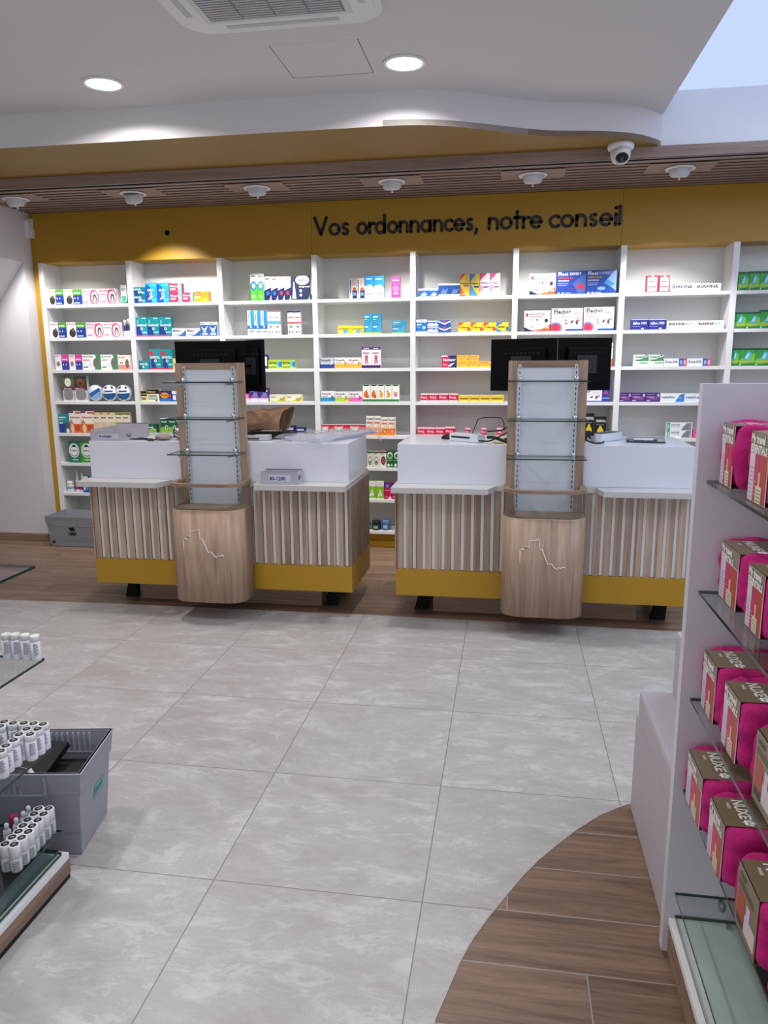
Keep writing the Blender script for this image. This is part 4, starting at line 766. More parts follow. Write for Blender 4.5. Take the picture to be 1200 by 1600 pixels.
# ================================================================== COUNTERS
CF = 4.08; CB = 4.63
def wall_slats(b, xa, xb, z0, z1, y):
    """oak strips with pale gaps on a front face"""
    p = 0.0535; x = xa
    while x < xb-0.01:
        b.box(x, y-0.006, z0, min(x+0.034, xb), y, z1, WOODS)
        b.box(x+0.034, y-0.0040, z0, min(x+0.0358, xb), y-0.0002, z1, mat('#4a413c', .7)) if x+0.037 < xb else None  # dark strip paints the thin shadow each slat leaves in the gap
        x += p
def counter(x0, x1, sa, sb, label, feet_x):
    t = thing('pharmacy_counter', label, 'counter', ((x0+x1)/2, CF, 0), 'white and oak pharmacy counters')
    b = B(); b.box(x0+.004, CF, 0.79, x1-.004, CB, 1.008, COUNTW, 0.002); b.obj('upper_cabinet', t)
    # stepped ledge: two deep wings with a shallow middle behind the display stand
    f1, f0 = 3.935, CF-0.018
    out = [(x0-.012, f1), (sa, f1), (sa+.045, f0), (sb-.03, f0), (sb-.005, f1), (x1+.006, f1), (x1+.006, CB), (x0-.012, CB)]
    b = B(); b.prism(out, 0.760, 0.7895, LEDGE); b.obj('ledge', t)
    b = B(); b.box(x0+.002, CF, 0.305, x1-.002, CB, 0.760, GAPW); b.obj('carcass', t)
    b = B(); wall_slats(b, x0, x1, 0.302, 0.760, CF)
    y = CF-0.012; z0, z1 = 0.302, 0.760
    while y < CB-0.01:
        for xx, s in ((x1, 1), (x0, -1)):
            b.box(min(xx-.002, xx+s*.010), y, z0, max(xx-.002, xx+s*.010), min(y+0.034, CB), z1, WOODS)
        y += 0.0535
    b.obj('slat_cladding', t)
    b = B(); b.box(x0-.006, CF-0.016, 0.152, x1+.010, CB, 0.303, MUST, 0.0015); b.obj('base_band', t)
    b = B(); b.box(x0+.19, 4.25, 0.001, x1-.22, 4.60, 0.152, WOODX); b.obj('plinth', t)
    for fx in feet_x:
        b = B(); b.prism([(fx-.045, 0.001), (fx+.035, 0.001), (fx+.045, .15), (fx-.005, .15)][:: 1], 4.27, 4.31, mat('#050506', .9), 'y'); b.obj('foot', t)
        b = B(); b.prism([(fx-.05, 0.001), (fx+.05, 0.001), (fx+.03, .15), (fx-.02, .15)], 4.54, 4.60, RUB, 'y'); b.obj('foot', t)
    return t
counter(-2.432, -0.868, -1.957, -1.372, 'left pharmacy counter, white top box over oak slats and mustard base', (-2.33, -1.03))
counter(-0.600, 0.962, -0.097, 0.498, 'right pharmacy counter, white top box over oak slats, two card readers on it', (-0.48, 0.87))

# ================================================================== DISPLAY STANDS
EMB = [(-0.119, 0.42), (-0.12, 0.489), (-0.112, .496), (-0.105, 0.496), (-0.095, 0.487), (-0.091, 0.492), (-.091, .511), (-0.073, 0.507), (-0.073, 0.54), (-0.023, 0.549), (-0.022, 0.5), (-0.009, 0.498), (0.023, 0.419), (0.035, 0.423), (0.043, .421), (0.049, 0.413), (0.053, 0.404), (.058, .403), (0.065, 0.395), (0.074, 0.396), (0.078, 0.404), (0.089, 0.401), (0.101, 0.407), (0.115, 0.402)]
def stand(cx, label):
    t = thing('display_stand', label, 'display stand', (cx, 3.95, 0.13), 'oak display stands in front of the counters')
    w = 0.212; yf, yb = 3.845, 4.056; r = 0.10
    foot = arc(cx-w+r, yf+r, r, 180, 270, 10)+arc(cx+w-r, yf+r, r, 270, 360, 10)+[(cx+w, yb), (cx-w, yb)]
    b = B(); b.prism(foot, 0.128, 0.652, WOODV, smooth=False)
    for f in b.bm.faces: f.smooth = abs(f.normal.z) < .5 and len(f.verts) == 4
    po = b.obj('podium', t)
    rim = [(cx+(x-cx)*0.985, yf+.003+(y-yf)*.985) for x, y in foot]
    b = B(); b.prism(rim, 0.652, 0.6565, mat('#c9b09a', .4)); 
    rim2 = [(cx+(x-cx)*0.95, yf+.010+(y-yf)*.96) for x, y in foot]
    b.prism(rim2, 0.6565, 0.658, WOODX); b.obj('podium_top', t)
    b = B()
    pts = [(cx+px, yf-0.0035, pz) for px, pz in EMB]; b.tube(pts, 0.0030, mat('#f3ede4', .4), 6); b.obj('skyline_emblem', t)
    # oak rail on a clear guard
    def band(inset_, th, z0, z1, m, e=None):
        o = arc(cx-w+r, yf+r, r-inset_, 180, 270, 10)+arc(cx+w-r, yf+r, r-inset_, 270, 360, 10)
        o = [(cx-w+inset_, yb)]+o+[(cx+w-inset_, yb)]
        ri = max(r-inset_-th, .01)
        i = arc(cx-w+r, yf+r, ri, 180, 270, 10)+arc(cx+w-r, yf+r, ri, 270, 360, 10)
        i = [(cx-w+inset_+th, yb)]+i+[(cx+w-inset_-th, yb)]
        b = B(); n = len(o); fs = []
        V = [[b.bm.verts.new((x, y, z)) for x, y in q] for q, z in ((o, z0), (o, z1), (i, z0), (i, z1))]
        for k in range(n-1):
            for q, mm in (((V[0][k], V[0][k+1], V[1][k+1], V[1][k]), m), ((V[2][k+1], V[2][k], V[3][k], V[3][k+1]), m), ((V[1][k], V[1][k+1], V[3][k+1], V[3][k]), e or m), ((V[0][k+1], V[0][k], V[2][k], V[2][k+1]), e or m)):
                f = b.bm.faces.new(q); f.material_index = b.mi(mm); fs.append(f)
        for k in (0, n-1):
            f = b.bm.faces.new((V[0][k], V[1][k], V[3][k], V[2][k])); f.material_index = b.mi(m); fs.append(f)
        bmesh.ops.recalc_face_normals(b.bm, faces=fs)
        return b
    band(0.004, 0.003, 0.6565, 0.790, ACRYL, AEDGE).obj('clear_guard', t)
    band(0.0, 0.032, 0.785, 0.802, WOODX).obj('rail', t)
    # framed back panel
    x0, x1, zt = cx-0.201, cx+0.201, 1.452
    b = B()
    b.box(x0, 4.042, 0.658, x0+0.043, 4.062, zt, WOODV, .001); b.box(x1-0.043, 4.042, 0.658, x1, 4.062, zt, WOODV, .001)
    b.box(x0+0.043, 4.042, zt-0.036, x1-0.043, 4.062, zt, WOODX); b.obj('frame', t)
    b = B(); b.box(x0+0.043, 4.046, 0.658, x1-0.043, 4.060, zt-0.036, mat('#d6dbe4', .3)); b.obj('white_back_panel', t)
    b = B(); b.box(x0+.004, 4.062, .80, x1-.004, 4.068, zt-.004, WOODV); b.obj('rear_cover', t)
    for xs in (cx-0.143, cx+0.143):
        b = B(); b.box(xs-.0075, 4.030, 0.66, xs+.0075, 4.046, zt-0.02, mat('#c9ced3', .3, .5))
        z = 0.68
        while z < zt-0.04:
            b.box(xs-.0022, 4.0292, z, xs+.0022, 4.0302, z+0.017, SLOTB); z += 0.027
        b.obj('slotted_upright', t)
    for z in (1.349, 1.152, 0.958):
        b = B(); b.box(cx-0.202, 3.875, z-.003, cx+0.200, 4.026, z+.003, GLASS, edge=GEDGE); g = b.obj('glass_shelf', t)
        for xs in (cx-0.143, cx+0.143):
            b = B(); b.box(xs-.003, 3.90, z-.016, xs+.003, 4.030, z-.004, CHROME)
            b.lathe([(.011, -.012), (.013, -.004), (.013, .010), (.008, .014)], (xs, 4.012, z+.008), CHROME, 16); b.obj('bracket', g)
    return t
stand(-1.646, 'left oak display stand with three empty glass shelves, white skyline emblem on rounded base')
stand(0.197, 'right oak display stand with three empty glass shelves, in front of two black monitors')

# ================================================================== MONITORS
MB = mat('#040405', .5); MB.node_tree.nodes['Principled BSDF'].inputs['Specular IOR Level'].default_value = 0.12
def monitor(cx, cy, z0, z1, wd, ang, label, bx=0.0, arm=None):
    t = thing('monitor', label, 'monitor', (cx, cy, 1.009), 'black monitors on the counters')
    b = B(); b.box(-wd/2, -.010, z0-1.009, wd/2, .012, z1-1.009, MB, .003); b.box(-wd*.36, -.030, z0+.04-1.009, wd*.36, -.010, z1-.05-1.009, MB, .006)
    b.box(-.06, -.034, (z0+z1)/2-.05-1.009, .06, -.030, (z0+z1)/2+.05-1.009, DARK, .001)
    for k in range(9): b.box(-.10+k*.024, -.0306, z1-.085-1.009, -.09+k*.024, -.030, z1-.075-1.009, mat('#000000', .8))
    def fin(b, n, par=t):
        me = bpy.data.meshes.new(n); b.bm.to_mesh(me); b.bm.free()
        for m_ in b.mats: me.materials.append(m_)
        o = bpy.data.objects.new(n, me); COL.objects.link(o); o.parent = par; o['_o'] = t['_o']; return o
    h = fin(b, 'housing')
    b = B(); b.box(-wd/2+.006, .012, z0+.012-1.009, wd/2-.006, .013, z1-.008-1.009, mat('#050507', .1)); fin(b, 'screen')
    if arm:
        b = B(); zc = (z0+z1)/2-1.009; b.tube([(0, -.03, zc), (arm[0]*.4, arm[1]*.5-.03, zc), (arm[0], arm[1], zc-.04), (arm[0], arm[1], .004)], .009, MB, 10); fin(b, 'arm')
    else:
        b = B(); b.box(bx-.022, -.062, .012, bx+.022, -.034, (z0+z1)/2+.02-1.009, MB, .004); fin(b, 'neck')
        b = B(); b.prism(rrect(bx-.07, -.10, bx+.07, .05, .03), .0005, .012, MB); fin(b, 'base')
    t.rotation_euler = (0, 0, ang); return t
monitor(-1.762, 4.375, 1.270, 1.580, 0.445, 0.03, 'black monitor facing the shelves behind the left display stand')
monitor(-1.462, 4.30, 1.285, 1.582, 0.185, -1.10+.35, 'black monitor turned sideways right of the left display stand', arm=(-.16, -.20)) 
monitor(0.075, 4.37, 1.283, 1.572, 0.385, -0.40, 'black monitor behind the right display stand, left one of the pair')
monitor(0.408, 4.37, 1.286, 1.573, 0.315, 0.38, 'black monitor behind the right display stand, right one of the pair', bx=-.08)

# ================================================================== THINGS ON THE COUNTERS
TOP = 1.0085
def open_bin(name, label, x0, y0, x1, y1, z0, z1, txt, rot=0.0, low=0.6):
    cx, cy = (x0+x1)/2, (y0+y1)/2
    t = thing(name, label, 'box', (cx, cy, z0))
    m = film_mat('frosted_plastic_'+str(int(z0*1000)), '#c4c2cc', 0.80); th = 0.004; zl = z0+(z1-z0)*low; R_ = (rot, cx, cy)
    b = B(); b.box(x0, y0, z0, x1, y1, z0+th, m, rot=R_); b.box(x0, y1-th, z0+th, x1, y1, z1, m, rot=R_)
    b.box(x0, y0, z0+th, x1, y0+th, zl, m, rot=R_)
    for xx in (x0, x1-th): b.box(xx, y0+th, z0+th, xx+th, y1-th, (zl+z1)/2, m, rot=R_)
    b.box(x0-.002, y0-.002, zl-.004, x1+.002, y0+th, zl, m, rot=R_); b.box(x0-.002, y1-th, z1-.004, x1+.002, y1+.002, z1, m, rot=R_)
    b.obj('tray_body', t)
    b = B(); w_ = x1-x0
    b.box(x0+w_*.22, y0-.0012, z0+(zl-z0)*.25, x0+w_*.82, y0-.0004, z0+(zl-z0)*.80, mat('#c9cbdc', .4), rot=R_)
    b.text(txt, (x0+w_*.25, y0-.0013, z0+(zl-z0)*.36), (1, 0, 0), (0, 0, 1), (zl-z0)*.30, mat('#2b3478', .5), w_*.54, .04, 2, 0)
    b.text(txt[:3], (x1-.0, y0+.02, z0+(zl-z0)*.35), (0, 1, 0), (0, 0, 1), (zl-z0)*.4, mat('#3b4258', .5), (y1-y0)*.5, .04, 2, .0005)
    b.obj('printed_label', t)
open_bin('plastic_tray', 'frosted open plastic tray with printed label on top of the left counter', -2.423, 4.095, -2.205, 4.40, TOP, 1.090, 'PHARMA', 0.0, .62)
open_bin('plastic_tray', 'small frosted plastic tray with blue print standing on the counter ledge', -1.345, 3.965, -1.135, 4.068, 0.790, 0.862, 'BS-1200', 0.0, .92)

def crumple(b, nx, ny, fn, m, smooth=True):
    V = [[b.bm.verts.new(fn(i/(nx-1), j/(ny-1))) for j in range(ny)] for i in range(nx)]
    for i in range(nx-1):
        for j in range(ny-1):
            f = b.bm.faces.new((V[i][j], V[i+1][j], V[i+1][j+1], V[i][j+1])); f.material_index = b.mi(m); f.smooth = smooth
def nz(x, y, z=0, s=1.0): return mnoise.noise(Vector((x*s, y*s, z*s)))
# brown paper bag lying on its side, mouth to the right
b = B()
def bag(u, v):
    a = 2*PI*v; x = -1.60+u*0.30
    hw = (0.05+0.03*u); hh = (0.050+0.020*u)
    k = max(abs(math.cos(a)), abs(math.sin(a)))**.55
    y = 4.36+hw*1.5*math.cos(a)/k; z = 1.107+0.015*u+hh*math.sin(a)/k
    n = 0.016*nz(x*9, y*11, z*13)+0.008*nz(x*25, y*25, z*25)
    if u > .85: x += 0.02*math.sin(a)+0.02*nz(y*14, z*14)
    return (x, y+n, z+n*.8)
crumple(b, 22, 41, bag, KRAFT, False)
f = [v for v in b.bm.verts if v.co.x < -1.585]
o = tag(b.obj('paper_bag', origin=(-1.45, 4.36, 1.05)), 'crumpled brown paper bag lying open beside the left display stand', 'bag')
md = o.modifiers.new('thickness', 'SOLIDIFY'); md.thickness = .0015
# card terminals under the bag
t = thing('card_terminal', 'pale grey card terminal lying under the brown paper bag', 'card reader', (-1.44, 4.22, TOP))
b = B(); b.box(-1.52, 4.17, TOP+.0005, -1.36, 4.25, 1.040, mat('#b8bac0', .4), .006, rot=(.1, -1.44, 4.2)); b.obj('body', t)
b = B(); b.box(-1.505, 4.185, 1.0405, -1.45, 4.235, 1.042, mat('#22252a', .2)); b.obj('screen', t)
b = B(); b.box(-1.51, 4.168, 1.017, -1.42, 4.178, 1.024, DARK, rot=(.1, -1.44, 4.2)); b.obj('card_slot', t)
tag(B().box(-1.60, 4.28, TOP+.0005, -1.27, 4.44, 1.042, DARK, .006, rot=(-.08, -1.43, 4.36)).obj('keyboard', origin=(-1.43, 4.36, TOP)), 'flat black device under the brown paper bag', 'keyboard')
# panel in crinkled clear film
t = thing('wrapped_panel', 'clear panel wrapped in crinkled plastic film on the left counter top', 'panel', (-1.03, 4.35, TOP))
q = [(-1.27, 4.20), (-1.03, 4.07), (-0.80, 4.58), (-1.04, 4.66)]
b = B(); b.prism(q, 1.020, 1.032, film_mat('clear_panel', '#ccd2de', .45), edge=mat('#b4bcd8', .2)); b.obj('clear_panel', t)
b = B()
def film(u, v):
    x = (1-v)*((1-u)*q[0][0]+u*q[1][0])+v*((1-u)*q[3][0]+u*q[2][0]); y = (1-v)*((1-u)*q[0][1]+u*q[1][1])+v*((1-u)*q[3][1]+u*q[2][1])
    x += (u-.5)*.10; y += (v-.5)*.16
    e = max(abs(u-.5), abs(v-.5))*2
    z = 1.040+0.016*nz(x*16, y*12, 1)+.010*nz(x*40, y*34, 5)+0.014*nz(x*6, y*6, 9)
    if v < .08: z -= .012*(.08-v)/.08
    return (x, y, max(z, TOP+.002) if y > 4.07 else z-.012)
crumple(b, 40, 46, film, film_mat('plastic_film', '#d6dae4', .28)); b.obj('plastic_film', t)
b = B()
def tail(u, v):
    x = -0.862+u*.09; y = 4.56+v*.10; return (x, y, 1.055-.075*u*u*1.1+0.012*nz(x*40, y*30))
crumple(b, 10, 10, tail, film_mat('film_tail', '#d6cfd6', .42)); b.obj('film_flap', t)
# dark strap and cloth beside the left stand
b = B()
def strap(u, v):
    x = -2.19+u*.17; y = 4.14+.03*math.sin(u*5)+(v-.5)*.035*(1+.6*nz(u*6, 2)); return (x, y, TOP+.004+.010*abs(nz(x*30, y*30))+.006*math.sin(v*PI))
crumple(b, 30, 8, strap, DARK); o = tag(b.obj('crumpled_strap', origin=(-2.1, 4.14, TOP)), 'crumpled black strap lying on the left counter beside the tray', 'strap')
o.modifiers.new('t', 'SOLIDIFY').thickness = .003
b = B()
def cloth(u, v):
    a = 2*PI*v; r = .045*math.sin(u*PI)**.6; return (-2.0+(u-.5)*.11+.01*nz(u*9, v*5), 4.17+r*math.cos(a), TOP+.017+.017*math.sin(a)*math.sin(u*PI)**.6+.004*nz(u*20, v*18))
crumple(b, 18, 17, cloth, fabric('beige_cloth', '#8d7f7c', '#a3938e', 60)); tag(b.obj('crumpled_cloth', origin=(-2.0, 4.17, TOP)), 'small crumpled beige cloth on the left counter beside the black strap', 'cloth')
t = thing('striped_pouch', 'white pouch with navy zigzag stripes leaning beside the left display stand', 'pouch', (-1.90, 4.20, TOP))
b = B(); b.lathe([(.030, 0), (.042, .012), (.040, .03), (.046, .045), (.036, .062), (.02, .070), (0, .072)], (-1.90, 4.20, TOP+.0005), mat('#e6e2e8', .6), 24); po = b.obj('pouch', t)
for zz in (.018, .040, .056):
    b = B(); b.tube([(-1.90+.047*math.cos(a), 4.20+.047*math.sin(a), TOP+zz+.007*(1 if k % 2 else -1)) for k, a in enumerate([PI*.9+PI*1.2*j/8 for j in range(9)])], .003, mat('#1b1d33', .5), 6); b.obj('stripe', t)
# right counter: mouse, document readers, cables
t = thing('computer_mouse', 'black computer mouse on the right counter beside the white card reader', 'mouse', (-0.335, 4.38, TOP))
b = B(); b.lathe([(.001, 0), (.030, .001), (.033, .010), (.026, .024), (.012, .031), (0, .032)], (0, 0, 0), BLACK, 24)
for v in b.bm.verts: v.co = Vector((-0.335+v.co.x*1.45, 4.38+v.co.y*.95, TOP+.0005+v.co.z*(1+.25*v.co.x/.03)))
b.obj('mouse_body', t)
b = B(); b.lathe([(.004, -.003), (.005, 0), (.004, .003)], (-.368, 4.378, TOP+.021), mat('#3a3a3e', .5), 12, 'x'); b.obj('scroll_wheel', t)
def reader(cx, cy, ang, label, sl):
    t = thing('card_reader', label, 'card reader', (cx, cy, TOP), 'white card readers on the right counter')
    b = B(); b.prism([(-.035, 0), (.035, 0), (.035, .030), (.020, .044), (-.035, .044)], -.10, .10, mat('#dcdfe8', .35), 'x')
    for v in b.bm.verts: v.co = Vector((v.co.x, v.co.y, v.co.z))
    bmesh.ops.bevel(b.bm, geom=list(b.bm.edges), offset=.003, segments=2, affect='EDGES')
    ca, sa = math.cos(ang), math.sin(ang)
    def place(b):
        for v in b.bm.verts: v.co = Vector((cx+v.co.x*ca-v.co.y*sa, cy+v.co.x*sa+v.co.y*ca, TOP+.0005+v.co.z))
        return b
    place(b).obj('body', t)
    b = B(); b.box(-.085, -.036, .020, .045, -.0345, .030, BLACK) if sl else b.box(-.085, -.022, .0442, .085, .0335, .0480, BLACK)
    place(b).obj('card_slot', t)
    b = B(); b.box(.055, -.030, .044, .09, .0, .0455, mat('#aeb4c0', .4)); place(b).obj('keypad', t)
reader(-0.225, 4.25, -0.95+.35, 'long white card reader with a black slot beside the mouse on the right counter', True)
reader(0.545, 4.36, 0.85, 'white card reader with black top right of the right display stand', False)
def cable(pts, r, label, name='power_cable'):
    P = [Vector(p) for p in pts]; out = []
    for i in range(len(P)-1):
        p0, p1, p2, p3 = P[max(i-1, 0)], P[i], P[i+1], P[min(i+2, len(P)-1)]
        for k in range(6):
            s = k/6; out.append(.5*((2*p1)+(-p0+p2)*s+(2*p0-5*p1+4*p2-p3)*s*s+(-p0+3*p1-3*p2+p3)*s**3))
    out.append(P[-1]); b = B(); b.tube(out, r, RUB, 8); return tag(b.obj(name, origin=tuple(P[0])), label, 'cable')
Z = TOP+.005
cable([(-.155, 4.13, Z+.012), (-.10, 4.16, Z+.008), (-.04, 4.22, Z+.03), (.0, 4.28, 1.06), (.05, 4.30, 1.09)], .0042, 'black cable plugged into the long white card reader')
cable([(-.115, 4.36, 1.055), (-.04, 4.30, 1.068), (.0, 4.27, 1.09), (.04, 4.25, 1.11)], .0042, 'black cable rising to the monitors left of the right display stand')
cable([(.01, 4.17, Z), (-.04, 4.20, Z+.012), (-.08, 4.24, Z+.02), (-.11, 4.28, Z+.016)], .009, 'thick black plug lead behind the long white card reader')
cable([(.40, 4.22, 1.06), (.42, 4.16, 1.03), (.46, 4.13, Z+.004), (.50, 4.16, Z+.004), (.515, 4.22, Z+.004)], .0045, 'black cable plugged into the white card reader right of the right display stand')
cable([(-.215, 4.62, Z), (-.19, 4.58, 1.075), (-.165, 4.56, 1.115), (-.06, 4.56, 1.120), (-.03, 4.55, 1.105), (-.02, 4.52, 1.05)], .0028, 'thin black wire loop standing up behind the long white card reader', 'wire_loop')
tag(B().box(-.075, 4.145, TOP+.001, -.022, 4.185, TOP+.006, mat('#b3a64a', .6), rot=(.1, -.05, 4.16)).obj('sticky_note', origin=(-.05, 4.16, TOP)), 'small yellow note pad under the cables on the right counter', 'note')
b = B()
for k in range(7): 
    a = k*.9; b.tube([(.43+.05*math.cos(a+s*.5), 4.33+.06*math.sin(a+s*.7), Z+.01+.012*((k+s) % 4)) for s in range(7)], .006, RUB, 6)
tag(b.obj('cable_tangle', origin=(.43, 4.33, TOP)), 'tangle of black cables right behind the right display stand', 'cable')
t = thing('loose_glass_plate', 'loose glass plate lying flat on the right end of the right counter', 'glass plate', (.80, 4.37, TOP))
b = B(); b.box(.66, 4.25, TOP+.0005, .86, 4.51, TOP+.0085, glass_mat('plate_glass', '#b5cfc9', .05), rot=(-.16, .78, 4.38), edge=GEDGE); b.obj('plate', t)
b = B(); b.box(.70, 4.32, TOP+.009, .80, 4.42, TOP+.0096, mat('#f0f1f4', .4), rot=(-.16, .78, 4.38)); b.obj('paper_label', t)

# ================================================================== CRATES
def crate(x0, y0, x1, y1, h, rot, label, sticker, taper=.03, logo=False, ribside=True):
    cx, cy = (x0+x1)/2, (y0+y1)/2; L, Wd = (x1-x0)/2, (y1-y0)/2
    t = thing('storage_crate', label, 'crate', (cx, cy, 0), 'grey plastic crates on the floor')
    ca, sa = math.cos(rot), math.sin(rot)
    def T(b):
        for v in b.bm.verts: v.co = Vector((cx+v.co.x*ca-v.co.y*sa, cy+v.co.x*sa+v.co.y*ca, v.co.z))
        return b
    def ring(b, l0, w0, z0, l1, w1, z1, th, m):
        o = [(l0, w0, z0), (l1, w1, z1)]; V = []
        for l, w_, z in o: V.append([b.bm.verts.new((sx*l, sy*w_, z)) for sx, sy in ((-1, -1), (1, -1), (1, 1), (-1, 1))])
        for l, w_, z in ((l0-th, w0-th, z0), (l1-th, w1-th, z1)): V.append([b.bm.verts.new((sx*l, sy*w_, z)) for sx, sy in ((-1, -1), (1, -1), (1, 1), (-1, 1))])
        fs = []
        for k in range(4):
            n = (k+1) % 4
            for q in ((V[0][k], V[0][n], V[1][n], V[1][k]), (V[2][n], V[2][k], V[3][k], V[3][n]), (V[1][k], V[1][n], V[3][n], V[3][k]), (V[0][n], V[0][k], V[2][k], V[2][n])):
                f = b.bm.faces.new(q); f.material_index = b.mi(m); fs.append(f)
        bmesh.ops.recalc_face_normals(b.bm, faces=fs)
    b = B(); g = GREYP
    ring(b, L-taper, Wd-taper, 0.002, L-.012, Wd-.012, h-.07, .004, g)
    b.box(-L+taper, -Wd+taper, .002, L-taper, Wd-taper, .008, g); T(b).obj('crate_body', t)
    b = B(); ring(b, L-.008, Wd-.008, h-.072, L, Wd, h, .006, g)
    ring(b, L+.003, Wd+.003, h-.004, L+.003, Wd+.003, h, .010, mat('#aeb1ba', .45))
    T(b).obj('rim', t)
    rb = mat('#b7bac3', .45)
    b = B(); b.box(-L*.5, Wd-.018, h-.075, L*.85, Wd-.008, h-.070, rb)
    for k in range(9): b.box(-L*.1+k*L*.09, Wd-.016, h-.071, -L*.1+k*L*.09+.004, Wd-.006, h-.008, rb)
    T(b).obj('inner_ribs', t)
    b = B(); b.box(-L*.7, -Wd+.006, h-.075, L*.4, -Wd+.018, h-.070, rb)
    for k in range(9): b.box(-L*.65+k*L*.09, -Wd+.006, h-.071, -L*.65+k*L*.09+.004, -Wd+.016, h-.012, rb)
    T(b).obj('inner_ribs', t)
    b = B()
    for k in range(4): b.box(-L*.9+k*L*.45, -Wd-.004, h-.068, -L*.9+k*L*.45+.006, -Wd+.002, h-.008, g)
    b.box(-L+.02, -Wd+.006, h*.30, L-.02, -Wd+.012, h*.305, mat('#70727a', .5)); T(b).obj('outer_ribs', t)
    b = B()
    if logo:
        for u, v, r_ in ((-.30, .66, .012), (-.25, .63, .016), (-.22, .66, .014), (-.19, .62, .012)):
            b.lathe([(r_*.8, 0), (r_*.8, .0008), (0, .001)], (L*(u), -Wd+.0105, h*v*.92), BLACK, 12, 'y')
        b.text('CERP', (-L*.36, -Wd+.012, h*.40), (1, 0, 0), (0, 0, 1), .022, BLACK, .085, .05, 2, .001)
        b.box(-L*.85, -Wd+.014, .03, -L*.78, -Wd+.020, .045, BLACK)
    else:
        X = lambda z: L-taper+(taper-.012)*z/(h-.07)+.0012
        b.face([(X(h*a_), Wd*c_, h*a_) for c_, a_ in ((-.10, .44), (.45, .44), (.50, .58), (-.05, .58))], mat('#5fa39c', .5))
        for k in range(4): b.face([(X(h*a_)+.0006, -Wd*.02+k*.016+c_, h*a_) for c_, a_ in ((0, .49), (.010, .49), (.010, .53), (0, .53))], mat('#2f7a72', .5))
    T(b).obj('sticker' if not logo else 'printed_logo', t)
    return t
crate(-1.615, 1.79, -1.222, 2.065, .285, .17, 'grey plastic crate on the tiles beside the bottle shelves, full of black parts', True)
crate(-3.67, 5.42, -3.07, 5.78-.05, .25, 0.0, 'grey plastic crate against the left wall below the first shelf bay', True, .03, True)
# things in the near crate
tag(B().box(-1.575, 1.835, .14, -1.275, 2.02, .205, mat('#060709', .6), .006, rot=(.17, -1.42, 1.93)).obj('black_plastic_tray', origin=(-1.45, 1.93, .17)), 'flat black plastic part lying in the near grey crate', 'part')
b = B(); b.prism([(1.90, .215), (2.03, .25), (2.02, .268), (1.89, .232)], -1.56, -1.36, mat('#090a0c', .4), 'x'); tag(b.obj('black_bracket', origin=(-1.42, 1.95, .1)), 'tilted black plastic part propped in the near grey crate', 'part')
b = B(); b.tube([(-1.42, 1.90, .236), (-1.39, 1.875, .232), (-1.355, 1.85, .228)], .008, mat('#d9d9de', .4), 10); b.tube([(-1.50, 1.89, .225), (-1.46, 1.905, .24), (-1.42, 1.90, .236)], .0022, mat('#8a8c92', .4), 6)
tag(b.obj('white_cable_plug', origin=(-1.38, 1.85, .19)), 'white cable plug lying on black parts in the near grey crate', 'plug')
tag(B().box(-1.35, 1.845, .206, -1.275, 1.915, .222, mat('#a59c98', .6), .004, rot=(.17, -1.31, 1.87)).obj('cardboard_piece', origin=(-1.31, 1.87, .1)), 'pale grey cardboard piece in the right corner of the near crate', 'cardboard')
b = B(); b.lathe([(.05, 0), (.07, .02), (.075, .06), (.06, .10), (.02, .12), (0, .12)], (-3.16, 5.60, .10), DARK, 20)
tag(b.obj('dark_bag', origin=(-3.16, 5.6, .1)), 'round dark bag sticking out of the far grey crate by the counter', 'bag')

# ================================================================== LEFT GONDOLA WITH BOTTLES
LX = -1.211; LY0, LY1 = 0.55, 1.753; LB = -1.62
t = thing('gondola_shelving', 'low white and oak gondola at lower left with glass shelves of small bottles', 'shelving', (-1.4, 1.15, 0))
b = B(); b.box(LB-.25, LY0, .0005, LX-.002, LY1-.002, .017, RUB); b.obj('black_plinth', t)
b = B(); b.box(LB-.25, LY0, .017, LX, LY1, .062, WOODY); b.obj('oak_base', t)
b = B(); b.box(LB-.25, LY0+.001, .062, LX+.000, LY1-.001, .080, WHITE, .001); b.obj('white_deck', t)
b = B(); b.box(LB-.03, LY0, .08, LB, LY1, 1.30, WHITEM); b.obj('spine_panel', t)
b = B(); b.box(LB, 1.425, .0805, LX-.022, 1.448, 1.32, WHITE, .001); b.obj('side_panel', t)
for z, xr, ye in ((.0865, -1.222, 1.735), (.0975, -1.226, 1.728)):
    b = B(); b.box(LB, 1.449, z-.0045, xr, ye, z+.0045, GLASS, edge=GEDGE); b.obj('loose_glass_plate', t)
for z, ye in ((.1445, 1.752), (.4045, 1.752), (.6655, 1.752), (.9245, 1.752)):
    b = B(); b.box(LB, 1.449, z-.0035, -1.226, ye, z+.0035, GLASS, edge=GEDGE); g = b.obj('glass_shelf', t)
    b = B(); b.box(LB, 1.60, z-.016, LB+.24, 1.606, z-.0045, STEEL); b.box(LB+.02, 1.59, z+.0035, LB+.06, 1.616, z+.010, STEEL); b.obj('bracket', g)
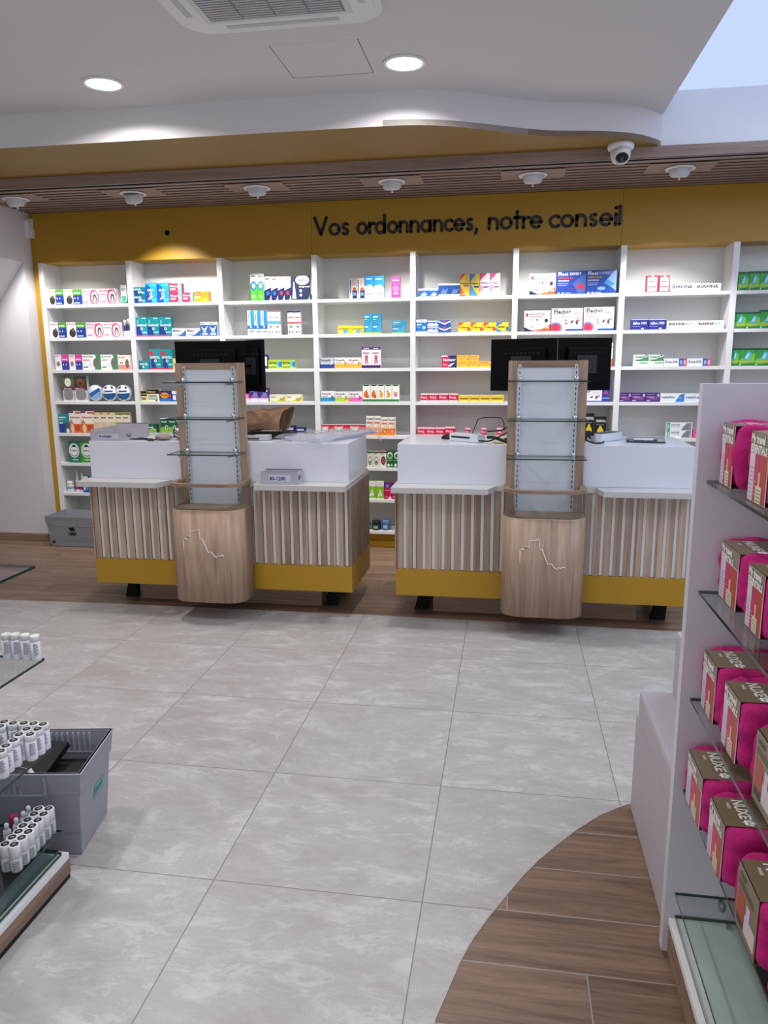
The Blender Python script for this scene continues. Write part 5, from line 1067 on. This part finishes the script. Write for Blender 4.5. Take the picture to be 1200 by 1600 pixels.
def rollon(h, r, kind):
    t = thing('cosmetic_bottle', 'x', 'bottle', (0, 0, 0))
    if kind == 'tall':
        b = B(); b.lathe([(r*.96, 0), (r, .002), (r, h*.78)], (0, 0, 0), mat('#e6e3ea', .45), 20)
        for k in range(11): b.box(-r*.5, -r-.0006, h*(.24+k*.045), r*(.2+.3*((k*7) % 3)/2), -r*.82, h*(.24+k*.045)+.0013, mat('#9b98a4', .6))
        b.obj('bottle_body', t)
        b = B(); b.lathe([(r, h*.78), (r, h*.985), (r*.94, h)], (0, 0, 0), WHITE, 20); c = b.obj('cap', t)
    elif kind == 'short':
        b = B(); b.lathe([(r*.92, 0), (r, .003), (r, h*.50), (r*.8, h*.54)], (0, 0, 0), mat('#c3c8ca', .2), 20)
        for k in range(6): b.box(-r*.55, -r-.0006, h*(.08+k*.065), r*.5, -r*.8, h*(.08+k*.065)+.0015, mat('#77797f', .6))
        b.obj('bottle_body', t)
        b = B(); b.lathe([(r*1.0, h*.52), (r*1.0, h*.97), (r*.95, h)], (0, 0, 0), WHITE, 20); c = b.obj('cap', t)
    else:
        b = B(); b.lathe([(r*.95, 0), (r, .003), (r, h*.7), (r*.5, h*.78)], (0, 0, 0), mat('#d9dde0', .3), 18); b.obj('bottle_body', t)
        b = B(); b.lathe([(r*.55, h*.76), (r*.6, h*.95), (r*.4, h)], (0, 0, 0), WHITE, 18); c = b.obj('cap', t)
        return t
    if kind != 'plain':
        b = B(); b.lathe([(r*.70, h), (r*.70, h+.0006), (0, h+.0007)], (0, 0, 0), mat('#22202a', .4), 20); d = b.obj('printed_disc', t)
        b = B(); b.text('XX', (-r*.3, -r*.12, h+.0008), (1, 0, 0), (0, 1, 0), r*.35, mat('#d9d9dd', .5), r*.6, .03, 1, 0); b.obj('disc_lettering', t)
    return t
BOT = {'A': [(-1.2378, 1.7363, 'rightmost on the upper shelf'), (-1.2693, 1.7403, 'second from right on the upper shelf'), (-1.2992, 1.7403, 'third from right on the upper shelf'), (-1.3234, 1.7369, 'fourth from right on the upper shelf')], 'B': [(-1.3589, 1.7376, 'back row, fifth from right'), (-1.3284, 1.7332, 'back row, fourth from right'), (-1.2986, 1.7376, 'back row, third from right'), (-1.2709, 1.7399, 'back row, second from right'), (-1.2423, 1.7401, 'back row, rightmost'), (-1.2703, 1.708, 'second row, left one'), (-1.2405, 1.7124, 'second row, right one'), (-1.271, 1.6767, 'third row, left one'), (-1.2424, 1.6821, 'third row, right one at shelf edge'), (-1.2658, 1.6462, 'fourth row beside shelf edge'), (-1.2671, 1.6167, 'fifth row beside shelf edge'), (-1.3522, 1.7114, 'half cut by the picture edge at back'), (-1.2629, 1.5898, 'half cut by the picture edge in front')], 'C': [(-1.2528, 1.7407, 'first row from back, right'), (-1.2808, 1.7364, 'first row from back, left'), (-1.2509, 1.7143, 'second row from back, right'), (-1.2773, 1.7103, 'second row from back, left'), (-1.2496, 1.6857, 'third row from back, right'), (-1.2784, 1.6827, 'third row from back, left'), (-1.2486, 1.6587, 'fourth row from back, right'), (-1.2743, 1.6561, 'fourth row from back, left'), (-1.2432, 1.6339, 'fifth row from back, right'), (-1.2696, 1.6308, 'fifth row from back, left'), (-1.2446, 1.6074, 'sixth row from back, right'), (-1.2708, 1.6051, 'sixth row from back, left'), (-1.2455, 1.5783, 'nearest row, right'), (-1.2707, 1.5765, 'nearest row, left')], 'D': [(-1.3191, 1.7443, 'farthest of four'), (-1.3165, 1.7178, 'second farthest of four'), (-1.3165, 1.6868, 'second nearest of four'), (-1.327, 1.6596, 'nearest of four')]}
ROWLAB = {'A': 'on the glass shelf above the disc-capped ones', 'B': 'on the middle glass shelf', 'C': 'on the lowest glass shelf'}
protoA = rollon(.070, .0125, 'tall')
for c in list(protoA.children):
    if c.name.startswith(('printed_disc', 'disc_lettering')): bpy.data.objects.remove(c)
protoB = rollon(.072, .0148, 'tall'); protoC = rollon(.074, .0150, 'short'); protoD = rollon(.072, .0105, 'thin')
for pr, key, z, desc, grp in ((protoA, 'A', .6692, 'white-capped bottle with grey print', 'plain-capped bottles on the upper glass shelf'), (protoB, 'B', .4082, 'white bottle with black disc on cap', 'disc-capped bottles on the middle glass shelf'),
                         (protoC, 'C', .1482, 'clear bottle with white cap and black disc', 'short bottles on the lowest glass shelf'), (protoD, 'D', .1482, 'slim white bottle with narrow nozzle', 'slim nozzle bottles on the lowest glass shelf')):
    for i, (x, y, lb) in enumerate(BOT[key]):
        lab = desc+', '+lb
        if i == 0: pr.location = (x, y, z); pr['label'] = lab; pr['group'] = grp; pr['category'] = 'bottle'; pr.rotation_euler = (0, 0, .64)
        else: o = dup(pr, (x, y, z), lab, rotz=.5+(i*37 % 11)*.03)
        if i == 0: pr['group'] = grp
b = B(); b.lathe([(.040, 0), (.042, .004), (.042, .155), (.036, .162)], (-1.405, 1.66, .1482), mat('#d2d4d8', .4), 32)
for k in range(8): b.box(-1.42, 1.660-.0424, .19+k*.013, -1.38, 1.66-.036, .1915+k*.013, mat('#a3a5ab', .6))
tag(b.obj('large_bottle', origin=(-1.405, 1.66, .148)), 'large white bottle behind the small ones on the lowest glass shelf', 'bottle')
b = B(); b.lathe([(.012, 0), (.013, .002), (.013, .055), (.010, .06)], (-1.345, 1.715, .1482), mat('#9c1a54', .4), 20)
tag(b.obj('small_bottle', origin=(-1.345, 1.715, .148)), 'magenta-capped small bottle among white ones on the lowest glass shelf', 'bottle')
tag(B().box(-1.40, 1.60, .9285, -1.335, 1.68, 1.02, mat('#16181f', .4), .002).obj('dark_box', origin=(-1.37, 1.64, .9285)), 'dark box standing on the top glass shelf at the left edge', 'box')

# ================================================================== RIGHT GONDOLA WITH PINK POUCHES
RX = 0.427; RE = 1.700; RB = 0.80; RN = 0.62
t = thing('gondola_shelving', 'white gondola at right with glass shelves of magenta travel pouches', 'shelving', (0.6, 1.2, 0))
b = B(); b.box(0.405, RE, .02, 0.95, RE+.030, 1.400, mat('#cfccd6', .4), .001); b.obj('end_panel', t)
b = B(); b.box(RB, RN, .08, RB+.03, RE, 1.40, WHITEM); b.obj('spine_panel', t)
b = B(); b.box(0.425, RN, .0005, RB, RE-.002, .020, RUB); b.obj('black_plinth', t)
b = B(); b.box(0.418, RN, .020, RB, RE-.001, .098, WOODY); b.obj('oak_base', t)
b = B(); b.box(0.416, RN, .098, RB, RE-.001, .1155, WHITE, .001); b.obj('white_deck', t)
b = B(); b.box(0.430, RN+.02, .116, RB, RE-.003, .124, GLASS, edge=GEDGE); b.obj('deck_glass', t)
for z in (1.195, .947, .691, .461, .186):
    b = B(); b.box(RX, RN, z-.0075, RB-.002, RE-.001, z-.0005, GLASS, edge=GEDGE); g = b.obj('glass_shelf', t)
    b = B(); b.box(RX+.10, RE-.018, z-.020, RX+.108, RE-.001, z-.008, STEEL); b.lathe([(.006, -.01), (.008, 0), (.006, .01)], (RX+.104, RE-.02, z-.014), STEEL, 12); b.obj('shelf_peg', g)

def rbox(cx, cy, z0, hx, hy, h, m, seed, bulge=.012, name='pouch', par=None, amp=.0045, clip=None):
    """soft rounded cushion shape"""
    bm = bmesh.new(); bmesh.ops.create_cube(bm, size=2.0); bmesh.ops.subdivide_edges(bm, edges=bm.edges[:], cuts=15, use_grid_fill=True)
    for v in bm.verts:
        p = v.co.copy(); e = 7.0
        l = (abs(p.x)**e+abs(p.y)**e+abs(p.z)**e)**(1/e); p = p/l
        n = nz(p.x*2.1+seed, p.y*2.3, p.z*2.2)*amp*1.8+nz(p.x*4+seed, p.y*4, p.z*2.5)*amp*.5
        q = Vector((p.x*hx, p.y*hy, p.z*h/2)); q += q.normalized()*n
        # zip seam dent round the middle of the pouch ends
        q.z = max(q.z, -h/2)
        Q = Vector((cx, cy, z0+h/2))+q
        if clip and clip[0]-.004 < Q.y < clip[1]+.004:
            Q.x = min(max(Q.x, clip[2]+.003), clip[3]-.003); Q.z = min(max(Q.z, clip[4]+.003), clip[5]-.003)
        Q.y = min(Q.y, 1.6975)
        v.co = Q
    b = B(); b.bm.free(); b.bm = bm
    for f in bm.faces: f.smooth = True; f.material_index = b.mi(m)
    return b.obj(name, par)
def pouch(y0, y1, z, label, variant=0, h=.135, dx=.0, grp='magenta travel pouches'):
    """sleeve spans y0..y1; the pouch sticks out on both sides"""
    cy = (y0+y1)/2; xf = 0.442+dx; xb = xf+.195
    t = thing('travel_pouch', label, 'pouch', ((xf+xb)/2, cy, z), grp)
    rbox((xf+xb)/2+.002, cy, z+.001, .1005, (y1-y0)/2+.031, h+.004, PINK, y0*31+z*17, par=t, clip=(y0, y1, xf, xb, z, z+h))
    b = B(); s = .0012
    fm = mat('#d6cdd8', .35) if not variant else BRONZE
    b.box(xf, y0, z+.0005, xf+s, y1, z+h, fm); b.box(xf, y0, z+h-s, xb, y1, z+h, BRONZE); b.box(xb-s, y0, z+.0005, xb, y1, z+h-s, BRONZE); b.box(xf, y0, z+.0003, xb, y1, z+.0015, BRONZE)
    sl = b.obj('card_sleeve', t)
    wd = y1-y0; u, v = (0, -1, 0), (0, 0, 1)
    def R4(b, a0, b0, a1, b1, c, k): 
        X = xf-.0002*k; b.box(X-.0002, y1-a1*wd, z+b0*h, X, y1-a0*wd, z+b1*h, mat(c, .4))
    b = B()
    if not variant:
        R4(b, 0, .72, 1, 1, '#8f8270', 1) ; R4(b, .30, .02, .62, .70, '#b8324f', 1); R4(b, .62, .02, .97, .70, '#b4472f', 1); R4(b, .34, .30, .56, .60, '#c9286a', 2)
        R4(b, .56, .14, .66, .46, '#d8b48c', 3); R4(b, .46, .02, .78, .26, '#d9d2b8', 4)
        for k in range(4): R4(b, .50, .05+k*.05, .74, .065+k*.05, '#8c846c', 5)
        for k in range(8): R4(b, .05, .06+k*.06, .24, .072+k*.06, '#a595ad', 2)
        for k in range(4): R4(b, .33, .12+k*.06, .44, .13+k*.06, '#e6a9bd', 3)
        b.obj('printed_panel', t)
        b = B(); b.text('My travel', (xf-.0014, y1-.04*wd, z+.855*h), u, v, .115*h, mat('#f1eee8', .4), wd*.9, .05, 2, 0)
        b.text('ESSENTIALS', (xf-.0014, y1-.04*wd, z+.725*h), u, v, .100*h, mat('#f1eee8', .4), wd*.92, .05, 2, 0)
        b.obj('title_lettering', t)
    else:
        R4(b, .08, .22, .42, .62, '#b0482e', 1); R4(b, .08, .10, .40, .22, '#4a2f2a', 1); R4(b, .45, .12, .95, .40, '#d3c8c9', 1); R4(b, .52, .30, .68, .60, '#d9c4e0', 2)
        for k in range(4): R4(b, .08, .68+k*.03, .8, .69+k*.03, '#4b4030', 1)
        b.obj('printed_panel', t)
        b = B(); b.text('NUXE', (xf-.0014, y1-.12*wd, z+.84*h), u, v, .07*h, mat('#3c3226', .4), wd*.5, .04, 2, 0); b.obj('title_lettering', t)
    b = B(); b.text('NUXE', (xf+.036, y1-.08*wd, z+h), (0, -1, 0), (1, 0, 0), .022, mat('#f3f0ea', .4), wd*.66, .03, 2, .0006, stretch=True)
    b.text('PARIS', (xf+.022, y1-.20*wd, z+h), (0, -1, 0), (1, 0, 0), .006, mat('#f3f0ea', .4), wd*.30, .02, 2, .0006)
    for k in range(5):
        a = k*2*PI/5; b.lathe([(.0055, 0), (.0055, .0004), (0, .0005)], (xf+.050+.006*math.cos(a), y1-.86*wd+.006*math.sin(a), z+h+.0002), mat('#f3f0ea', .4), 10)
    b.box(xf+.036, y1-.87*wd, z+h+.0003, xf+.048, y1-.85*wd, z+h+.0006, mat('#f3f0ea', .4))
    b.obj('sleeve_lettering', t)
    b = B(); P = [((xf+xb)/2-.06+.13*k/12, y0-.0255-.003*math.sin(PI*k/12), z+h*(.93-.0*k)) for k in range(13)]
    b.tube(P, .0022, mat('#b30f6c', .5), 6); b.obj('zip', t)
    if not variant and y1 < 1.62:
        b = B(); b.box(xf+.02, y1+.022, z+h*.48, xf+.03, y1+.036, z+h*.58, mat('#a8105f', .6)); b.obj('pull_tab', t)
P = [(1.578, 1.660, 1.195, 0, .127, 0, 'top glass shelf, farther one with narrow label'), (1.372, 1.470, 1.195, 0, .127, 0, 'top glass shelf, nearer one cut by the frame'),
     (1.550, 1.672, .947, 0, .122, .020, 'second glass shelf, farthest one'), (1.395, 1.484, .947, 0, .122, .020, 'second glass shelf, second from the end panel'), (1.15, 1.27, .947, 1, .122, .020, 'second glass shelf, nearest one with brown side'),
     (1.568, 1.667, .691, 0, .130, 0, 'third glass shelf, farthest one beside end panel'), (1.405, 1.500, .691, 0, .130, 0, 'third glass shelf, middle one'), (1.195, 1.300, .691, 1, .130, 0, 'third glass shelf, nearest one with brown side'),
     (1.538, 1.662, .461, 0, .122, -.018, 'fourth glass shelf, farthest one beside end panel'), (1.372, 1.470, .461, 0, .122, -.018, 'fourth glass shelf, second from the end panel'), (1.165, 1.273, .461, 1, .122, -.018, 'fourth glass shelf, third one with brown side'), (.97, 1.085, .461, 1, .122, -.018, 'fourth glass shelf, nearest one cut by the frame')]
for y0, y1, z, va, h, dx, lb in P:
    pouch(y0, y1, z, 'magenta pouch in bronze sleeve, '+lb, va, h, dx, 'magenta travel pouches on the glass shelves')

# ================================================================== BENCH
t = thing('upholstered_bench', 'grey upholstered bench with backrest behind the white end panel at right', 'bench', (.7, 2.0, 0))
b = B(); b.box(.428, 1.745, .004, 1.05, 2.345, .345, UPH, .010); b.obj('base', t)
b = B(); b.box(.420, 1.738, .349, .58, 2.268, .452, UPH, .014); b.obj('seat_cushion', t)
b = B(); b.box(.515, 1.745, .42, .66, 2.27, .650, UPH, .014)
b.obj('backrest', t)
for o in list(bpy.data.objects):
    if '_o' in o.keys(): del o['_o']
